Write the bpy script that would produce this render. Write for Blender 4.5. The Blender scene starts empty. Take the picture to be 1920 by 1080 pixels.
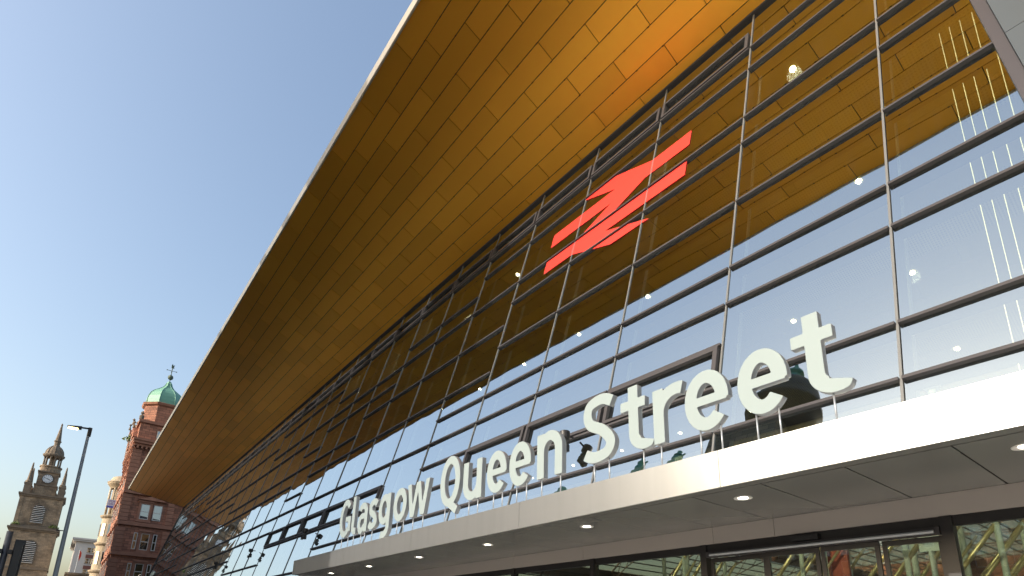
import bpy, bmesh, math, random
import numpy as np
from mathutils import Vector, Matrix
random.seed(7)
S = bpy.context.scene
COL = S.collection
PI = math.pi
R = math.radians

# ------------------------------------------------------------------ camera
cd = bpy.data.cameras.new('camera'); cam = bpy.data.objects.new('camera', cd); COL.objects.link(cam)
RW = np.array([[0.61320, 0.78930, 0.03050], [-0.19980, 0.19240, -0.96080], [-0.76420, 0.58300, 0.27570]])
u_, _, vt_ = np.linalg.svd(RW); RW = u_ @ vt_
m = Matrix(((RW[0][0], -RW[1][0], -RW[2][0], 0), (RW[0][1], -RW[1][1], -RW[2][1], 0), (RW[0][2], -RW[1][2], -RW[2][2], 1.6), (0, 0, 0, 1)))
cam.matrix_world = m
cd.sensor_width = 36; cd.sensor_fit = 'HORIZONTAL'
cd.lens = 36 * 1068.3 / 1920
cd.shift_x = (960 - 947.86) / 1920
cd.shift_y = (892.38 - 540) / 1920          # a view lens shifted upward
cd.clip_start = 0.1; cd.clip_end = 3000
S.camera = cam

# ------------------------------------------------------------------ world, sun, exposure
SUN_A, SUN_E = R(83), R(24)                 # azimuth from -X towards -Y, elevation
sdir = Vector((-math.cos(SUN_E) * math.cos(SUN_A), -math.cos(SUN_E) * math.sin(SUN_A), math.sin(SUN_E)))
W = bpy.data.worlds.new('World'); S.world = W; W.use_nodes = True
nt = W.node_tree; nt.nodes.clear()
sky = nt.nodes.new('ShaderNodeTexSky'); sky.sky_type = 'NISHITA'; sky.sun_disc = False
sky.sun_elevation = SUN_E
sky.sun_rotation = math.atan2(sdir.x, sdir.y)
sky.air_density = 1.25; sky.dust_density = 4.6; sky.ozone_density = 1.0; sky.altitude = 20
bg = nt.nodes.new('ShaderNodeBackground'); bg.inputs[1].default_value = 0.15
wo = nt.nodes.new('ShaderNodeOutputWorld')
nt.links.new(sky.outputs[0], bg.inputs[0]); nt.links.new(bg.outputs[0], wo.inputs[0])
ld = bpy.data.lights.new('sun', 'SUN'); ld.energy = 2.0; ld.angle = R(0.5); ld.color = (1.0, 0.93, 0.85)
sun = bpy.data.objects.new('sun', ld); COL.objects.link(sun); sun.location = (-60, -60, 80)
sun.rotation_euler = sdir.to_track_quat('Z', 'Y').to_euler()
vs = S.view_settings; vs.view_transform = 'Standard'; vs.look = 'None'; vs.gamma = 1; vs.use_curve_mapping = False
vs.exposure = 1.0
S.render.engine = 'CYCLES'
S.cycles.use_denoising = True
S.cycles.max_bounces = 10; S.cycles.glossy_bounces = 5; S.cycles.transparent_max_bounces = 24; S.cycles.diffuse_bounces = 4
S.cycles.sample_clamp_indirect = 6; S.cycles.caustics_reflective = True; S.cycles.caustics_refractive = False

# ------------------------------------------------------------------ materials
MATS = {}
def mat(name, col, rough=0.6, metal=0.0, var=0.12, scale=3.0, bump=0.0, bscale=40.0, rnd=0.0, emit=None, stren=0, spec=0.5, streak=0.0):
    if name in MATS: return MATS[name]
    M = bpy.data.materials.new(name); M.use_nodes = True
    n = M.node_tree.nodes; l = M.node_tree.links; b = n['Principled BSDF']
    b.inputs['Roughness'].default_value = rough; b.inputs['Metallic'].default_value = metal
    b.inputs['Specular IOR Level'].default_value = spec
    tc = n.new('ShaderNodeTexCoord'); geo = n.new('ShaderNodeNewGeometry')
    no = n.new('ShaderNodeTexNoise'); no.inputs['Scale'].default_value = scale; no.inputs['Detail'].default_value = 6
    l.new(geo.outputs['Position'], no.inputs['Vector'])
    mx = n.new('ShaderNodeMix'); mx.data_type = 'RGBA'
    mx.inputs[6].default_value = (*[c * (1 - var) for c in col], 1); mx.inputs[7].default_value = (*[min(1, c * (1 + var)) for c in col], 1)
    l.new(no.outputs['Fac'], mx.inputs[0])
    out = mx.outputs[2]
    if streak:
        mp = n.new('ShaderNodeMapping'); mp.inputs['Scale'].default_value = (6, 6, .35); l.new(geo.outputs['Position'], mp.inputs[0])
        n2 = n.new('ShaderNodeTexNoise'); n2.inputs['Scale'].default_value = 1.0; n2.inputs['Detail'].default_value = 5; l.new(mp.outputs[0], n2.inputs['Vector'])
        rp = n.new('ShaderNodeMapRange'); rp.inputs[1].default_value = .45; rp.inputs[2].default_value = .75; rp.inputs[3].default_value = 1; rp.inputs[4].default_value = 1 - streak
        l.new(n2.outputs['Fac'], rp.inputs[0])
        m2 = n.new('ShaderNodeMix'); m2.data_type = 'RGBA'; m2.blend_type = 'MULTIPLY'; m2.inputs[0].default_value = 1
        l.new(out, m2.inputs[6]); l.new(rp.outputs[0], m2.inputs[7]); out = m2.outputs[2]
    if rnd:
        oi = n.new('ShaderNodeObjectInfo'); hs = n.new('ShaderNodeHueSaturation')
        r1 = n.new('ShaderNodeMapRange'); r1.inputs[3].default_value = 1 - rnd; r1.inputs[4].default_value = 1 + rnd
        l.new(oi.outputs['Random'], r1.inputs[0]); l.new(r1.outputs[0], hs.inputs['Value'])
        l.new(out, hs.inputs['Color']); out = hs.outputs[0]
    l.new(out, b.inputs['Base Color'])
    if bump:
        bn = n.new('ShaderNodeTexNoise'); bn.inputs['Scale'].default_value = bscale; bn.inputs['Detail'].default_value = 4
        l.new(geo.outputs['Position'], bn.inputs['Vector'])
        bp = n.new('ShaderNodeBump'); bp.inputs['Strength'].default_value = bump; bp.inputs['Distance'].default_value = 0.02
        l.new(bn.outputs['Fac'], bp.inputs['Height']); l.new(bp.outputs[0], b.inputs['Normal'])
    if emit: b.inputs['Emission Color'].default_value = (*emit, 1); b.inputs['Emission Strength'].default_value = stren
    MATS[name] = M; return M

def stone(name, col, dark, w=0.9, h=0.4, mort=0.012, var=0.25, soot=0.5):
    """coursed ashlar: brick texture laid on both wall directions, with soot patches"""
    M = bpy.data.materials.new(name); M.use_nodes = True
    n = M.node_tree.nodes; l = M.node_tree.links; b = n['Principled BSDF']; b.inputs['Roughness'].default_value = .85
    geo = n.new('ShaderNodeNewGeometry'); sp = n.new('ShaderNodeSeparateXYZ'); l.new(geo.outputs['Position'], sp.inputs[0])
    ad = n.new('ShaderNodeMath'); ad.operation = 'ADD'; l.new(sp.outputs[0], ad.inputs[0]); l.new(sp.outputs[1], ad.inputs[1])
    cb = n.new('ShaderNodeCombineXYZ'); l.new(ad.outputs[0], cb.inputs[0]); l.new(sp.outputs[2], cb.inputs[1])
    br = n.new('ShaderNodeTexBrick'); br.inputs['Scale'].default_value = 1; br.inputs['Brick Width'].default_value = w; br.inputs['Row Height'].default_value = h
    br.inputs['Mortar Size'].default_value = mort; br.inputs['Mortar Smooth'].default_value = .2
    br.inputs['Color1'].default_value = (*[c * (1 - var) for c in col], 1); br.inputs['Color2'].default_value = (*[c * (1 + var) for c in col], 1)
    br.inputs['Mortar'].default_value = (*dark, 1)
    l.new(cb.outputs[0], br.inputs['Vector'])
    no = n.new('ShaderNodeTexNoise'); no.inputs['Scale'].default_value = .35; no.inputs['Detail'].default_value = 8; l.new(geo.outputs['Position'], no.inputs['Vector'])
    rp = n.new('ShaderNodeMapRange'); rp.inputs[1].default_value = .45; rp.inputs[2].default_value = .68; rp.inputs[4].default_value = soot; l.new(no.outputs['Fac'], rp.inputs[0])
    mx = n.new('ShaderNodeMix'); mx.data_type = 'RGBA'; l.new(rp.outputs[0], mx.inputs[0]); l.new(br.outputs['Color'], mx.inputs[6]); mx.inputs[7].default_value = (*dark, 1)
    l.new(mx.outputs[2], b.inputs['Base Color'])
    bp = n.new('ShaderNodeBump'); bp.inputs['Strength'].default_value = .6; bp.inputs['Distance'].default_value = .04; bp.invert = True
    l.new(br.outputs['Fac'], bp.inputs['Height']); l.new(bp.outputs[0], b.inputs['Normal'])
    MATS[name] = M; return M

def glass(name, f0, tint, rough=0.0, dirt=0.0, coat=(.97, .985, 1), fpow=4.0, wave=0):
    M = bpy.data.materials.new(name); M.use_nodes = True
    n = M.node_tree.nodes; l = M.node_tree.links; n.clear()
    o = n.new('ShaderNodeOutputMaterial'); tr = n.new('ShaderNodeBsdfTransparent'); gl = n.new('ShaderNodeBsdfGlossy')
    tr.inputs[0].default_value = (*tint, 1); gl.inputs['Color'].default_value = (*coat, 1); gl.inputs['Roughness'].default_value = rough
    lw = n.new('ShaderNodeLayerWeight'); lw.inputs[0].default_value = .5
    pw = n.new('ShaderNodeMath'); pw.operation = 'POWER'; pw.inputs[1].default_value = fpow; l.new(lw.outputs['Facing'], pw.inputs[0])
    mr = n.new('ShaderNodeMapRange'); mr.inputs[3].default_value = f0; mr.inputs[4].default_value = 1.0; l.new(pw.outputs[0], mr.inputs[0])
    mx = n.new('ShaderNodeMixShader'); l.new(mr.outputs[0], mx.inputs[0]); l.new(tr.outputs[0], mx.inputs[1]); l.new(gl.outputs[0], mx.inputs[2])
    if wave:
        tc = n.new('ShaderNodeTexCoord'); oi = n.new('ShaderNodeObjectInfo'); av = n.new('ShaderNodeVectorMath'); av.operation = 'ADD'
        sc_ = n.new('ShaderNodeVectorMath'); sc_.operation = 'SCALE'; sc_.inputs['Scale'].default_value = 37; cbx = n.new('ShaderNodeCombineXYZ')
        l.new(oi.outputs['Random'], cbx.inputs[0]); l.new(oi.outputs['Random'], cbx.inputs[2]); l.new(cbx.outputs[0], sc_.inputs[0])
        l.new(tc.outputs['Object'], av.inputs[0]); l.new(sc_.outputs[0], av.inputs[1])
        wn = n.new('ShaderNodeTexNoise'); wn.inputs['Scale'].default_value = .55; wn.inputs['Detail'].default_value = 1; l.new(av.outputs[0], wn.inputs['Vector'])
        wb = n.new('ShaderNodeBump'); wb.inputs['Strength'].default_value = 1; wb.inputs['Distance'].default_value = wave; l.new(wn.outputs['Fac'], wb.inputs['Height']); l.new(wb.outputs[0], gl.inputs['Normal'])
    res = mx.outputs[0]
    if dirt:
        geo = n.new('ShaderNodeNewGeometry'); mp = n.new('ShaderNodeMapping'); mp.inputs['Scale'].default_value = (9, 2, 1.1)
        l.new(geo.outputs['Position'], mp.inputs[0]); no = n.new('ShaderNodeTexNoise'); no.inputs['Scale'].default_value = 1.3; no.inputs['Detail'].default_value = 8
        l.new(mp.outputs[0], no.inputs['Vector']); r2 = n.new('ShaderNodeMapRange'); r2.inputs[1].default_value = .5; r2.inputs[2].default_value = .8; r2.inputs[4].default_value = dirt
        l.new(no.outputs['Fac'], r2.inputs[0]); df = n.new('ShaderNodeBsdfDiffuse'); df.inputs[0].default_value = (.35, .37, .38, 1)
        m2 = n.new('ShaderNodeMixShader'); l.new(r2.outputs[0], m2.inputs[0]); l.new(res, m2.inputs[1]); l.new(df.outputs[0], m2.inputs[2]); res = m2.outputs[0]
    if coat[0] < .9:                        # the coating's tint fades out towards grazing view
        p2 = n.new('ShaderNodeMath'); p2.operation = 'POWER'; p2.inputs[1].default_value = 2.0; l.new(lw.outputs['Facing'], p2.inputs[0])
        cm_ = n.new('ShaderNodeMix'); cm_.data_type = 'RGBA'; cm_.inputs[6].default_value = (*coat, 1); cm_.inputs[7].default_value = (1, 1, 1, 1)
        l.new(p2.outputs[0], cm_.inputs[0]); l.new(cm_.outputs[2], gl.inputs['Color'])
    l.new(res, o.inputs[0]); MATS[name] = M; return M

def emis(name, col, st):
    return mat(name, col, .5, emit=col, stren=st, var=0)

GOLD = mat('gold_anodised_panel', (.95, .445, .045), .33, .82, .05, .6, rnd=.10)
GOLDIN = None
SHADOWGAP = mat('joint_backing', (.015, .012, .01), .9)
FRAME = mat('dark_grey_powder_coat', (.055, .052, .056), .6, .1, .06, 5, spec=.25)
JOINT = mat('mullion_joint_grey', (.13, .135, .135), .6, .1, .06, 5)
FRAMEDK = mat('black_frame', (.016, .015, .016), .45, .1, .1, 4)
FRAMEIN = mat('interior_frame_bronze', (.03, .026, .022), .6, .1, .1, 4)
FINEDGE = mat('fin_edge_steel', (.42, .46, .42), .5, .2, .1, 4)
PANE = glass('coated_glass', .40, (.66, .70, .56), 0.0, .012, (.82, .95, 1.0), 1.6, .003)
PANEB = glass('glass_inner_face', .05, (.97, .98, .96))
DOORG = glass('door_glass', .09, (.66, .70, .66), 0.0, .01)
WING = glass('window_glass', .35, (.10, .12, .13))
FASC = mat('silver_fascia', (.41, .425, .43), .33, .75, .03, 1.2, streak=.06)
CANSOF = mat('canopy_soffit_panel', (.20, .205, .20), .26, .3, .05, 1.0, rnd=.03)
UPST = mat('upstand_panel', (.40, .37, .35), .5, .1, .04, 1.0)
ACRYL = mat('letter_acrylic', (.26, .315, .32), .65, 0, .03, 2, spec=.2, emit=(.80, .92, .86), stren=.02)  # slight emission added to brighten the letter faces
LSIDE = mat('letter_side_metal', (.24, .26, .28), .45, .4, .06, 2)
RED = mat('red_vinyl', (.80, .042, .03), .4, 0, .02, 2)
STEEL = mat('galvanised_steel', (.36, .39, .42), .45, .6, .1, 6)
LAMPEM = emis('lamp_lens', (1.0, .74, .30), 4)
LEDEM = emis('downlight_lens', (1.0, .92, .78), 6)
HALLEM = emis('hall_light_lens', (1.0, .95, .85), 18)
TRIM = mat('downlight_trim', (.75, .75, .74), .4, .2, .03)
BLACK = mat('black_plastic', (.012, .013, .015), .5, 0, .2, 8)
REDST = stone('red_sandstone', (.33, .14, .085), (.055, .03, .025), 1.0, .42, .02, .28, .45)
REDTR = mat('red_sandstone_trim', (.27, .125, .08), .85, 0, .4, 1.2, .3, 8)
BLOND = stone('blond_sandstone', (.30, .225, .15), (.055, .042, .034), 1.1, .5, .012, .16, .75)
BLONDTR = mat('weathered_stone_trim', (.17, .135, .10), .9, 0, .5, .8, .3, 6)
CREAM = mat('cream_stone', (.36, .29, .20), .8, 0, .12, .6, .1, 8)
WHITEST = mat('white_render', (.52, .50, .48), .8, 0, .08, .4)
COPPER = mat('verdigris_copper', (.13, .30, .22), .55, .1, .25, .9, .1, 6)
SASH = mat('sash_paint', (.55, .52, .47), .6)
SLATE = mat('slate_roof', (.06, .062, .068), .7, 0, .25, 2)
LOUVRE = mat('louvre_slat', (.50, .48, .44), .7, 0, .15, 2)
ASPH = mat('asphalt', (.05, .05, .05), .85, 0, .2, 1.5, .3, 60)
PAVE = mat('pale_granite_paving', (.56, .54, .50), .7, 0, .12, .8)
KERB = mat('granite_kerb', (.26, .25, .24), .8)
FLOORIN = mat('concourse_terrazzo', (.28, .26, .23), .35, 0, .1, 2)
INWALL = mat('interior_wall', (.30, .26, .19), .7, 0, .1, .6)
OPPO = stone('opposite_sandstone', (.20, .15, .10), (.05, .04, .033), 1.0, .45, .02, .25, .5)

def perforated():
    M = bpy.data.materials.new('perforated_gold_ceiling'); M.use_nodes = True
    n = M.node_tree.nodes; l = M.node_tree.links; b = n['Principled BSDF']; b.inputs['Roughness'].default_value = .5; b.inputs['Metallic'].default_value = .3
    geo = n.new('ShaderNodeNewGeometry'); mp = n.new('ShaderNodeMapping'); mp.inputs['Scale'].default_value = (12, 12, 12); l.new(geo.outputs['Position'], mp.inputs[0])
    sp = n.new('ShaderNodeSeparateXYZ'); l.new(mp.outputs[0], sp.inputs[0])
    ds = []
    for k in (0, 1):
        fr = n.new('ShaderNodeMath'); fr.operation = 'FRACT'; l.new(sp.outputs[k], fr.inputs[0])
        su = n.new('ShaderNodeMath'); su.operation = 'SUBTRACT'; su.inputs[1].default_value = .5; l.new(fr.outputs[0], su.inputs[0])
        pw = n.new('ShaderNodeMath'); pw.operation = 'MULTIPLY'; l.new(su.outputs[0], pw.inputs[0]); l.new(su.outputs[0], pw.inputs[1]); ds.append(pw)
    ad = n.new('ShaderNodeMath'); ad.operation = 'ADD'; l.new(ds[0].outputs[0], ad.inputs[0]); l.new(ds[1].outputs[0], ad.inputs[1])
    lt = n.new('ShaderNodeMath'); lt.operation = 'LESS_THAN'; lt.inputs[1].default_value = .075; l.new(ad.outputs[0], lt.inputs[0])
    mx = n.new('ShaderNodeMix'); mx.data_type = 'RGBA'; l.new(lt.outputs[0], mx.inputs[0]); mx.inputs[6].default_value = (.24, .21, .05, 1); mx.inputs[7].default_value = (.03, .025, .01, 1)
    l.new(mx.outputs[2], b.inputs['Base Color']); MATS['perf'] = M; return M
PERF = perforated()
CEILIN = mat('interior_gold_ceiling', (.20, .175, .045), .55, .2, .06, .5, rnd=.08)

# ------------------------------------------------------------------ mesh and object helpers
WL = {}                                      # world origin of every object
class MB:
    def __init__(s): s.v = []; s.f = []; s.m = []
    def add(s, vs_, fs, mi=0):
        o = len(s.v); s.v += [tuple(p) for p in vs_]
        for f in fs: s.f.append([i + o for i in f]); s.m.append(mi)
        return s
    def hexa(s, p, mi=0):                    # 8 points: bottom ring then top ring
        return s.add(p, [(3, 2, 1, 0), (4, 5, 6, 7), (0, 1, 5, 4), (1, 2, 6, 5), (2, 3, 7, 6), (3, 0, 4, 7)], mi)
    def box(s, x0, x1, y0, y1, z0, z1, mi=0):
        return s.hexa([(x0, y0, z0), (x1, y0, z0), (x1, y1, z0), (x0, y1, z0), (x0, y0, z1), (x1, y0, z1), (x1, y1, z1), (x0, y1, z1)], mi)
    def cyl(s, p0, p1, r0, r1=None, n=10, mi=0):
        r1 = r0 if r1 is None else r1
        p0 = Vector(p0); p1 = Vector(p1); d = (p1 - p0).normalized()
        a = d.orthogonal().normalized(); b = d.cross(a)
        ring = lambda p, r: [p + a * (r * math.cos(2 * PI * i / n)) + b * (r * math.sin(2 * PI * i / n)) for i in range(n)]
        fs = [(i, (i + 1) % n, n + (i + 1) % n, n + i) for i in range(n)] + [tuple(range(n))[::-1], tuple(range(n, 2 * n))]
        return s.add(ring(p0, r0) + ring(p1, r1), fs, mi)
    def tube(s, pts, r, n=8, mi=0):
        for a, b in zip(pts, pts[1:]): s.cyl(a, b, r, n=n, mi=mi)
        return s
    def lathe(s, cx, cy, prof, n=16, a0=0.0, mi=0):
        vs_ = []; fs = []
        for r, z in prof: vs_ += [(cx + r * math.cos(a0 + 2 * PI * i / n), cy + r * math.sin(a0 + 2 * PI * i / n), z) for i in range(n)]
        for k in range(len(prof) - 1):
            for i in range(n): fs.append((k * n + i, k * n + (i + 1) % n, (k + 1) * n + (i + 1) % n, (k + 1) * n + i))
        fs.append(tuple(range(n))[::-1]); t_ = (len(prof) - 1) * n; fs.append(tuple(range(t_, t_ + n)))
        return s.add(vs_, fs, mi)
    def prism(s, poly, fa, fb, mi=0):        # poly 2D; fa, fb map a 2D point to the two 3D ends
        n = len(poly); return s.add([fa(*p) for p in poly] + [fb(*p) for p in poly], [tuple(range(n))[::-1], tuple(range(n, 2 * n))] + [(i, (i + 1) % n, n + (i + 1) % n, n + i) for i in range(n)], mi)
    def mesh(s, name, mats, org=(0, 0, 0), smooth=False):
        me = bpy.data.meshes.new(name)
        me.from_pydata([(p[0] - org[0], p[1] - org[1], p[2] - org[2]) for p in s.v], [], s.f)
        for M in (mats if isinstance(mats, (list, tuple)) else [mats]): me.materials.append(M)
        me.polygons.foreach_set('material_index', s.m)
        bm = bmesh.new(); bm.from_mesh(me); bmesh.ops.recalc_face_normals(bm, faces=bm.faces); bm.to_mesh(me); bm.free()
        if smooth: me.polygons.foreach_set('use_smooth', [True] * len(me.polygons))
        me.update(); return me

def link(name, me, parent, world=(0, 0, 0), rot=None):
    o = bpy.data.objects.new(name, me); COL.objects.link(o)
    base = WL[parent] if parent else Vector((0, 0, 0))
    o.parent = parent; o.location = Vector(world) - base
    if rot: o.rotation_euler = rot
    WL[o] = Vector(world); return o
def part(name, mb, mats, parent, smooth=False, label=None, kind=None):
    org = WL[parent]; o = link(name, mb.mesh(name, mats, org, smooth), parent, org)
    if label: o['label'] = label
    if kind: o['kind'] = kind
    return o
def tag(o, label=None, cat=None, group=None, kind=None):
    for k, v in (('label', label), ('category', cat), ('group', group), ('kind', kind)):
        if v: o[k] = v
    return o
def thing(name, label, cat, loc, group=None):
    o = bpy.data.objects.new(name, None); COL.objects.link(o); o.location = loc; o.empty_display_size = .3; WL[o] = Vector(loc)
    return tag(o, label, cat, group)
def main_part(name, parent, loc, mb, mats):  # a part whose own mesh parents its sub-parts
    return link(name, mb.mesh(name, mats, loc), parent, loc)
def copy_of(o, parent, world):
    c = o.copy(); COL.objects.link(c); c.parent = parent; c.location = Vector(world) - WL[parent]; WL[c] = Vector(world); return c
def setting(name, mb, mats):
    o = bpy.data.objects.new(name, mb.mesh(name, mats)); COL.objects.link(o); WL[o] = Vector((0, 0, 0)); o['kind'] = 'structure'; return o

# ------------------------------------------------------------------ ground
g = MB(); g.box(-1500, 1500, -1500, 1500, -.6, -.16); setting('ground', g, ASPH)
g = MB(); g.box(-420, -14, -9.0, 2.6, -.16, -.156); setting('road', g, ASPH)
g = MB(); g.box(-14, 160, -9.0, 2.6, -.16, -.15); setting('shared_street_paving', g, mat('grey_setts', (.13, .125, .12), .8, 0, .15, 1.5))
g = MB(); g.box(-100, 40, 2.9, 8.0, -.16, 0); setting('station_forecourt_paving', g, PAVE)
g = MB(); g.box(-100, 40, 2.6, 2.897, -.16, -.01); setting('kerb', g, KERB)
g = MB(); g.box(-112, -18.3, -12.1, -9.0, -.16, -.02); setting('far_pavement', g, PAVE)
g = MB(); g.box(-18.2, 160, -150, -9.0, -.16, -.02); setting('square_paving', g, mat('square_tarmac', (.065, .06, .055), .8, 0, .15, .7))
g = MB()
for i in range(14): g.box(-190 + i * 10, -186 + i * 10, -3.3, -3.18, -.156, -.152)
setting('road_marking', g, mat('road_paint', (.7, .7, .68), .7))

# ------------------------------------------------------------------ the station
T = .2601; ct, st_ = math.cos(T), math.sin(T)
def gp(X, s, d=0.0): return Vector((X, 8.05 + s * st_ - d * ct, 3.4 + s * ct + d * st_))   # point on the sloping glass
STA = thing('station_building', 'glass-fronted railway station with deep gold overhanging roof', 'station', (-45, 8, 0))
# --- roof with soffit panels
YO, ZO, YI, ZI = 5.457, 20.86, 12.03, 18.20
GS = math.atan2(ZO - ZI, YI - YO); LS = math.hypot(YI - YO, ZO - ZI); cg, sg = math.cos(GS), math.sin(GS)
def sp(X, q, h=0.0): return Vector((X, YO + q * cg + h * sg, ZO - q * sg + h * cg))          # point on the soffit
def xend(q): return -97.0 + q / LS * 6.4
bounds = [0, .721] + [.721 + .6635 * i for i in range(1, 10)] + [LS - .03]
mb = MB(); mb.hexa([sp(-97, .02, .10), sp(9, .02, .10), (9, 30, 15), (-90, 30, 15), (-97, 5.6, 21.25), (9, 5.6, 21.25), (9, 30, 19.5), (-90, 30, 19.5)])
ROOF = main_part('roof', STA, (-45, 8, 18), mb, STEEL)
PL = 2.853; far = MB(); cache = {}; cnt = 0; allp = []
for r_ in range(len(bounds) - 1):
    q0, q1 = bounds[r_] + .012, bounds[r_ + 1] - .012
    off = (-16.9, -16.0, -14.57)[0 if r_ == 0 else (1 if r_ % 2 else 2)]
    k0 = -9
    for k in range(k0, 32):
        a = off - PL * k; b = a - PL
        if b > 8: continue
        if a < xend(q0) + .3: continue
        allp.append((r_, q0, q1, a - .011, max(b + .011, xend((q0 + q1) / 2)), b + .006 < xend(q0)))
allp.sort(key=lambda p: -p[3])
for r_, q0, q1, a, b, last in allp:
    if cnt < 300 and not last:
        key = r_
        if key not in cache:
            mb = MB(); hw, hh = (a - b) / 2, (q1 - q0) / 2
            mb.hexa([(-hw, -hh, 0), (hw, -hh, 0), (hw, hh, 0), (-hw, hh, 0), (-hw, -hh, .03), (hw, -hh, .03), (hw, hh, .03), (-hw, hh, .03)])
            cache[key] = mb.mesh('soffit_panel', GOLD)
        j = lambda s_: random.gauss(0, s_)
        link('soffit_panel', cache[key], ROOF, sp((a + b) / 2, (q0 + q1) / 2, j(.001)), (-GS + R(j(.12)), R(j(.05)), 0)); cnt += 1
    else:
        e0, e1 = (xend(q0), xend(q1)) if last else (b, b)
        far.hexa([sp(e0, q0), sp(a, q0), sp(a, q1), sp(e1, q1), sp(e0, q0, .03), sp(a, q0, .03), sp(a, q1, .03), sp(e1, q1, .03)])
part('far_soffit_panel', far, GOLD, ROOF, kind='stuff')
clip = MB()
for q in bounds[1:-1]:
    for i in range(60):
        X = 2 - i * .951 + random.uniform(-.05, .05)
        if X < -45: break
        clip.hexa([sp(X - .028, q - .016, -.004), sp(X + .028, q - .016, -.004), sp(X + .028, q + .016, -.004), sp(X - .028, q + .016, -.004), sp(X - .028, q - .016, .02), sp(X + .028, q - .016, .02), sp(X + .028, q + .016, .02), sp(X - .028, q + .016, .02)])
part('panel_clip', clip, SHADOWGAP, ROOF, kind='stuff')
mb = MB(); mb.hexa([sp(-97, .02, .05), sp(9, .02, .05), sp(9, LS, .05), sp(-90.6, LS, .05), sp(-97, .02, .09), sp(9, .02, .09), sp(9, LS, .09), sp(-90.6, LS, .09)])
part('soffit_backing', mb, SHADOWGAP, ROOF)
EDGE = mat('roof_edge_trim', (.36, .33, .27), .45, .3, .05, 1)
for i in range(13):
    a = 9 - i * 8.55; b = max(a - 8.54, -97.1)
    mb = MB(); mb.hexa([(b, 5.39, 20.85), (a, 5.39, 20.85), (a, 5.45, 20.85), (b, 5.45, 20.85), (b, 5.33, 21.07), (a, 5.33, 21.07), (a, 5.62, 21.2), (b, 5.62, 21.2)])
    part('edge_trim', mb, EDGE, ROOF)
mb = MB(); mb.hexa([(-97.16, 5.38, 20.84), (-97.1, 5.38, 20.84), (-90.65, 12.03, 18.2), (-90.75, 12.03, 18.2), (-97.16, 5.38, 21.2), (-97.1, 5.38, 21.2), (-90.65, 12.03, 19.6), (-90.75, 12.03, 19.6)])
part('end_trim', mb, mat('dark_bronze_trim', (.07, .05, .03), .6, .3), ROOF)

# --- sloping glazing
MX = [-2.36 - 2.851 * k for k in range(31)]
STOP = (ZI - 3.4) / ct
def redge(s): return .02 - .105 * s          # slanting right-hand end of the glass
sj = lambda j: 1.82 + .985 * j
pat = {0: [0, 1, 3, 4, 6, 8, 9, 11, 12], 1: [0, 1, 3, 4, 6, 8, 9, 11, 12], 2: [0, 1, 2, 3, 4, 6, 8, 9, 11, 12],
       3: [0, 1, 2, 3, 4, 6, 8, 9, 11, 12], 4: [0, 1, 2, 3, 4, 6, 8, 9, 11, 12], 5: [0, 1, 2, 3, 4, 5, 7, 9, 11, 12],
       6: [0, 1, 3, 5, 7, 9, 10, 12], 7: [0, 1, 2, 3, 5, 7, 9, 10, 12], 8: [0, 1, 2, 3, 5, 7, 8, 9, 12], 9: [1, 2, 3, 5, 6, 8, 9, 12], 10: [1, 2, 3, 5, 6, 8, 9, 10, 12]}
cyc = [[-3, -1, 1, 2, 3, 5, 6, 8, 10, 12], [-2, 0, 1, 2, 3, 5, 7, 8, 10, 12], [-3, -1, 1, 2, 4, 5, 7, 9, 10, 12], [-2, -1, 1, 3, 4, 6, 7, 9, 11, 12], [-2, 0, 2, 3, 5, 6, 8, 9, 11, 12]]
for k in range(11, 32): pat[k] = cyc[(k // 3) % 5]
for k in (7, 8, 9, 10): pat[k] = [-3, -1] + [j for j in pat[k]]
def slab(mb, X0, X1, s0, s1, d0, d1, mi=0, X0b=None, X1b=None):
    a0 = X0 if X0b is None else X0b; a1 = X1 if X1b is None else X1b
    mb.hexa([gp(X0, s0, d0), gp(X1, s0, d0), gp(X1, s0, d1), gp(X0, s0, d1), gp(a0, s1, d0), gp(a1, s1, d0), gp(a1, s1, d1), gp(a0, s1, d1)], mi)
def bottom(k): return .42 if MX[min(k, 30)] > -18.5 else -3.3
XL = -90.6
mb = MB(); slab(mb, XL - .08, XL, -3.35, STOP, -.3, .10); slab(mb, XL, redge(STOP), STOP - .03, STOP + .06, -.3, .08); GLZ = main_part('glazing', STA, (-45, 8, 3), mb, FRAME)
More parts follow.
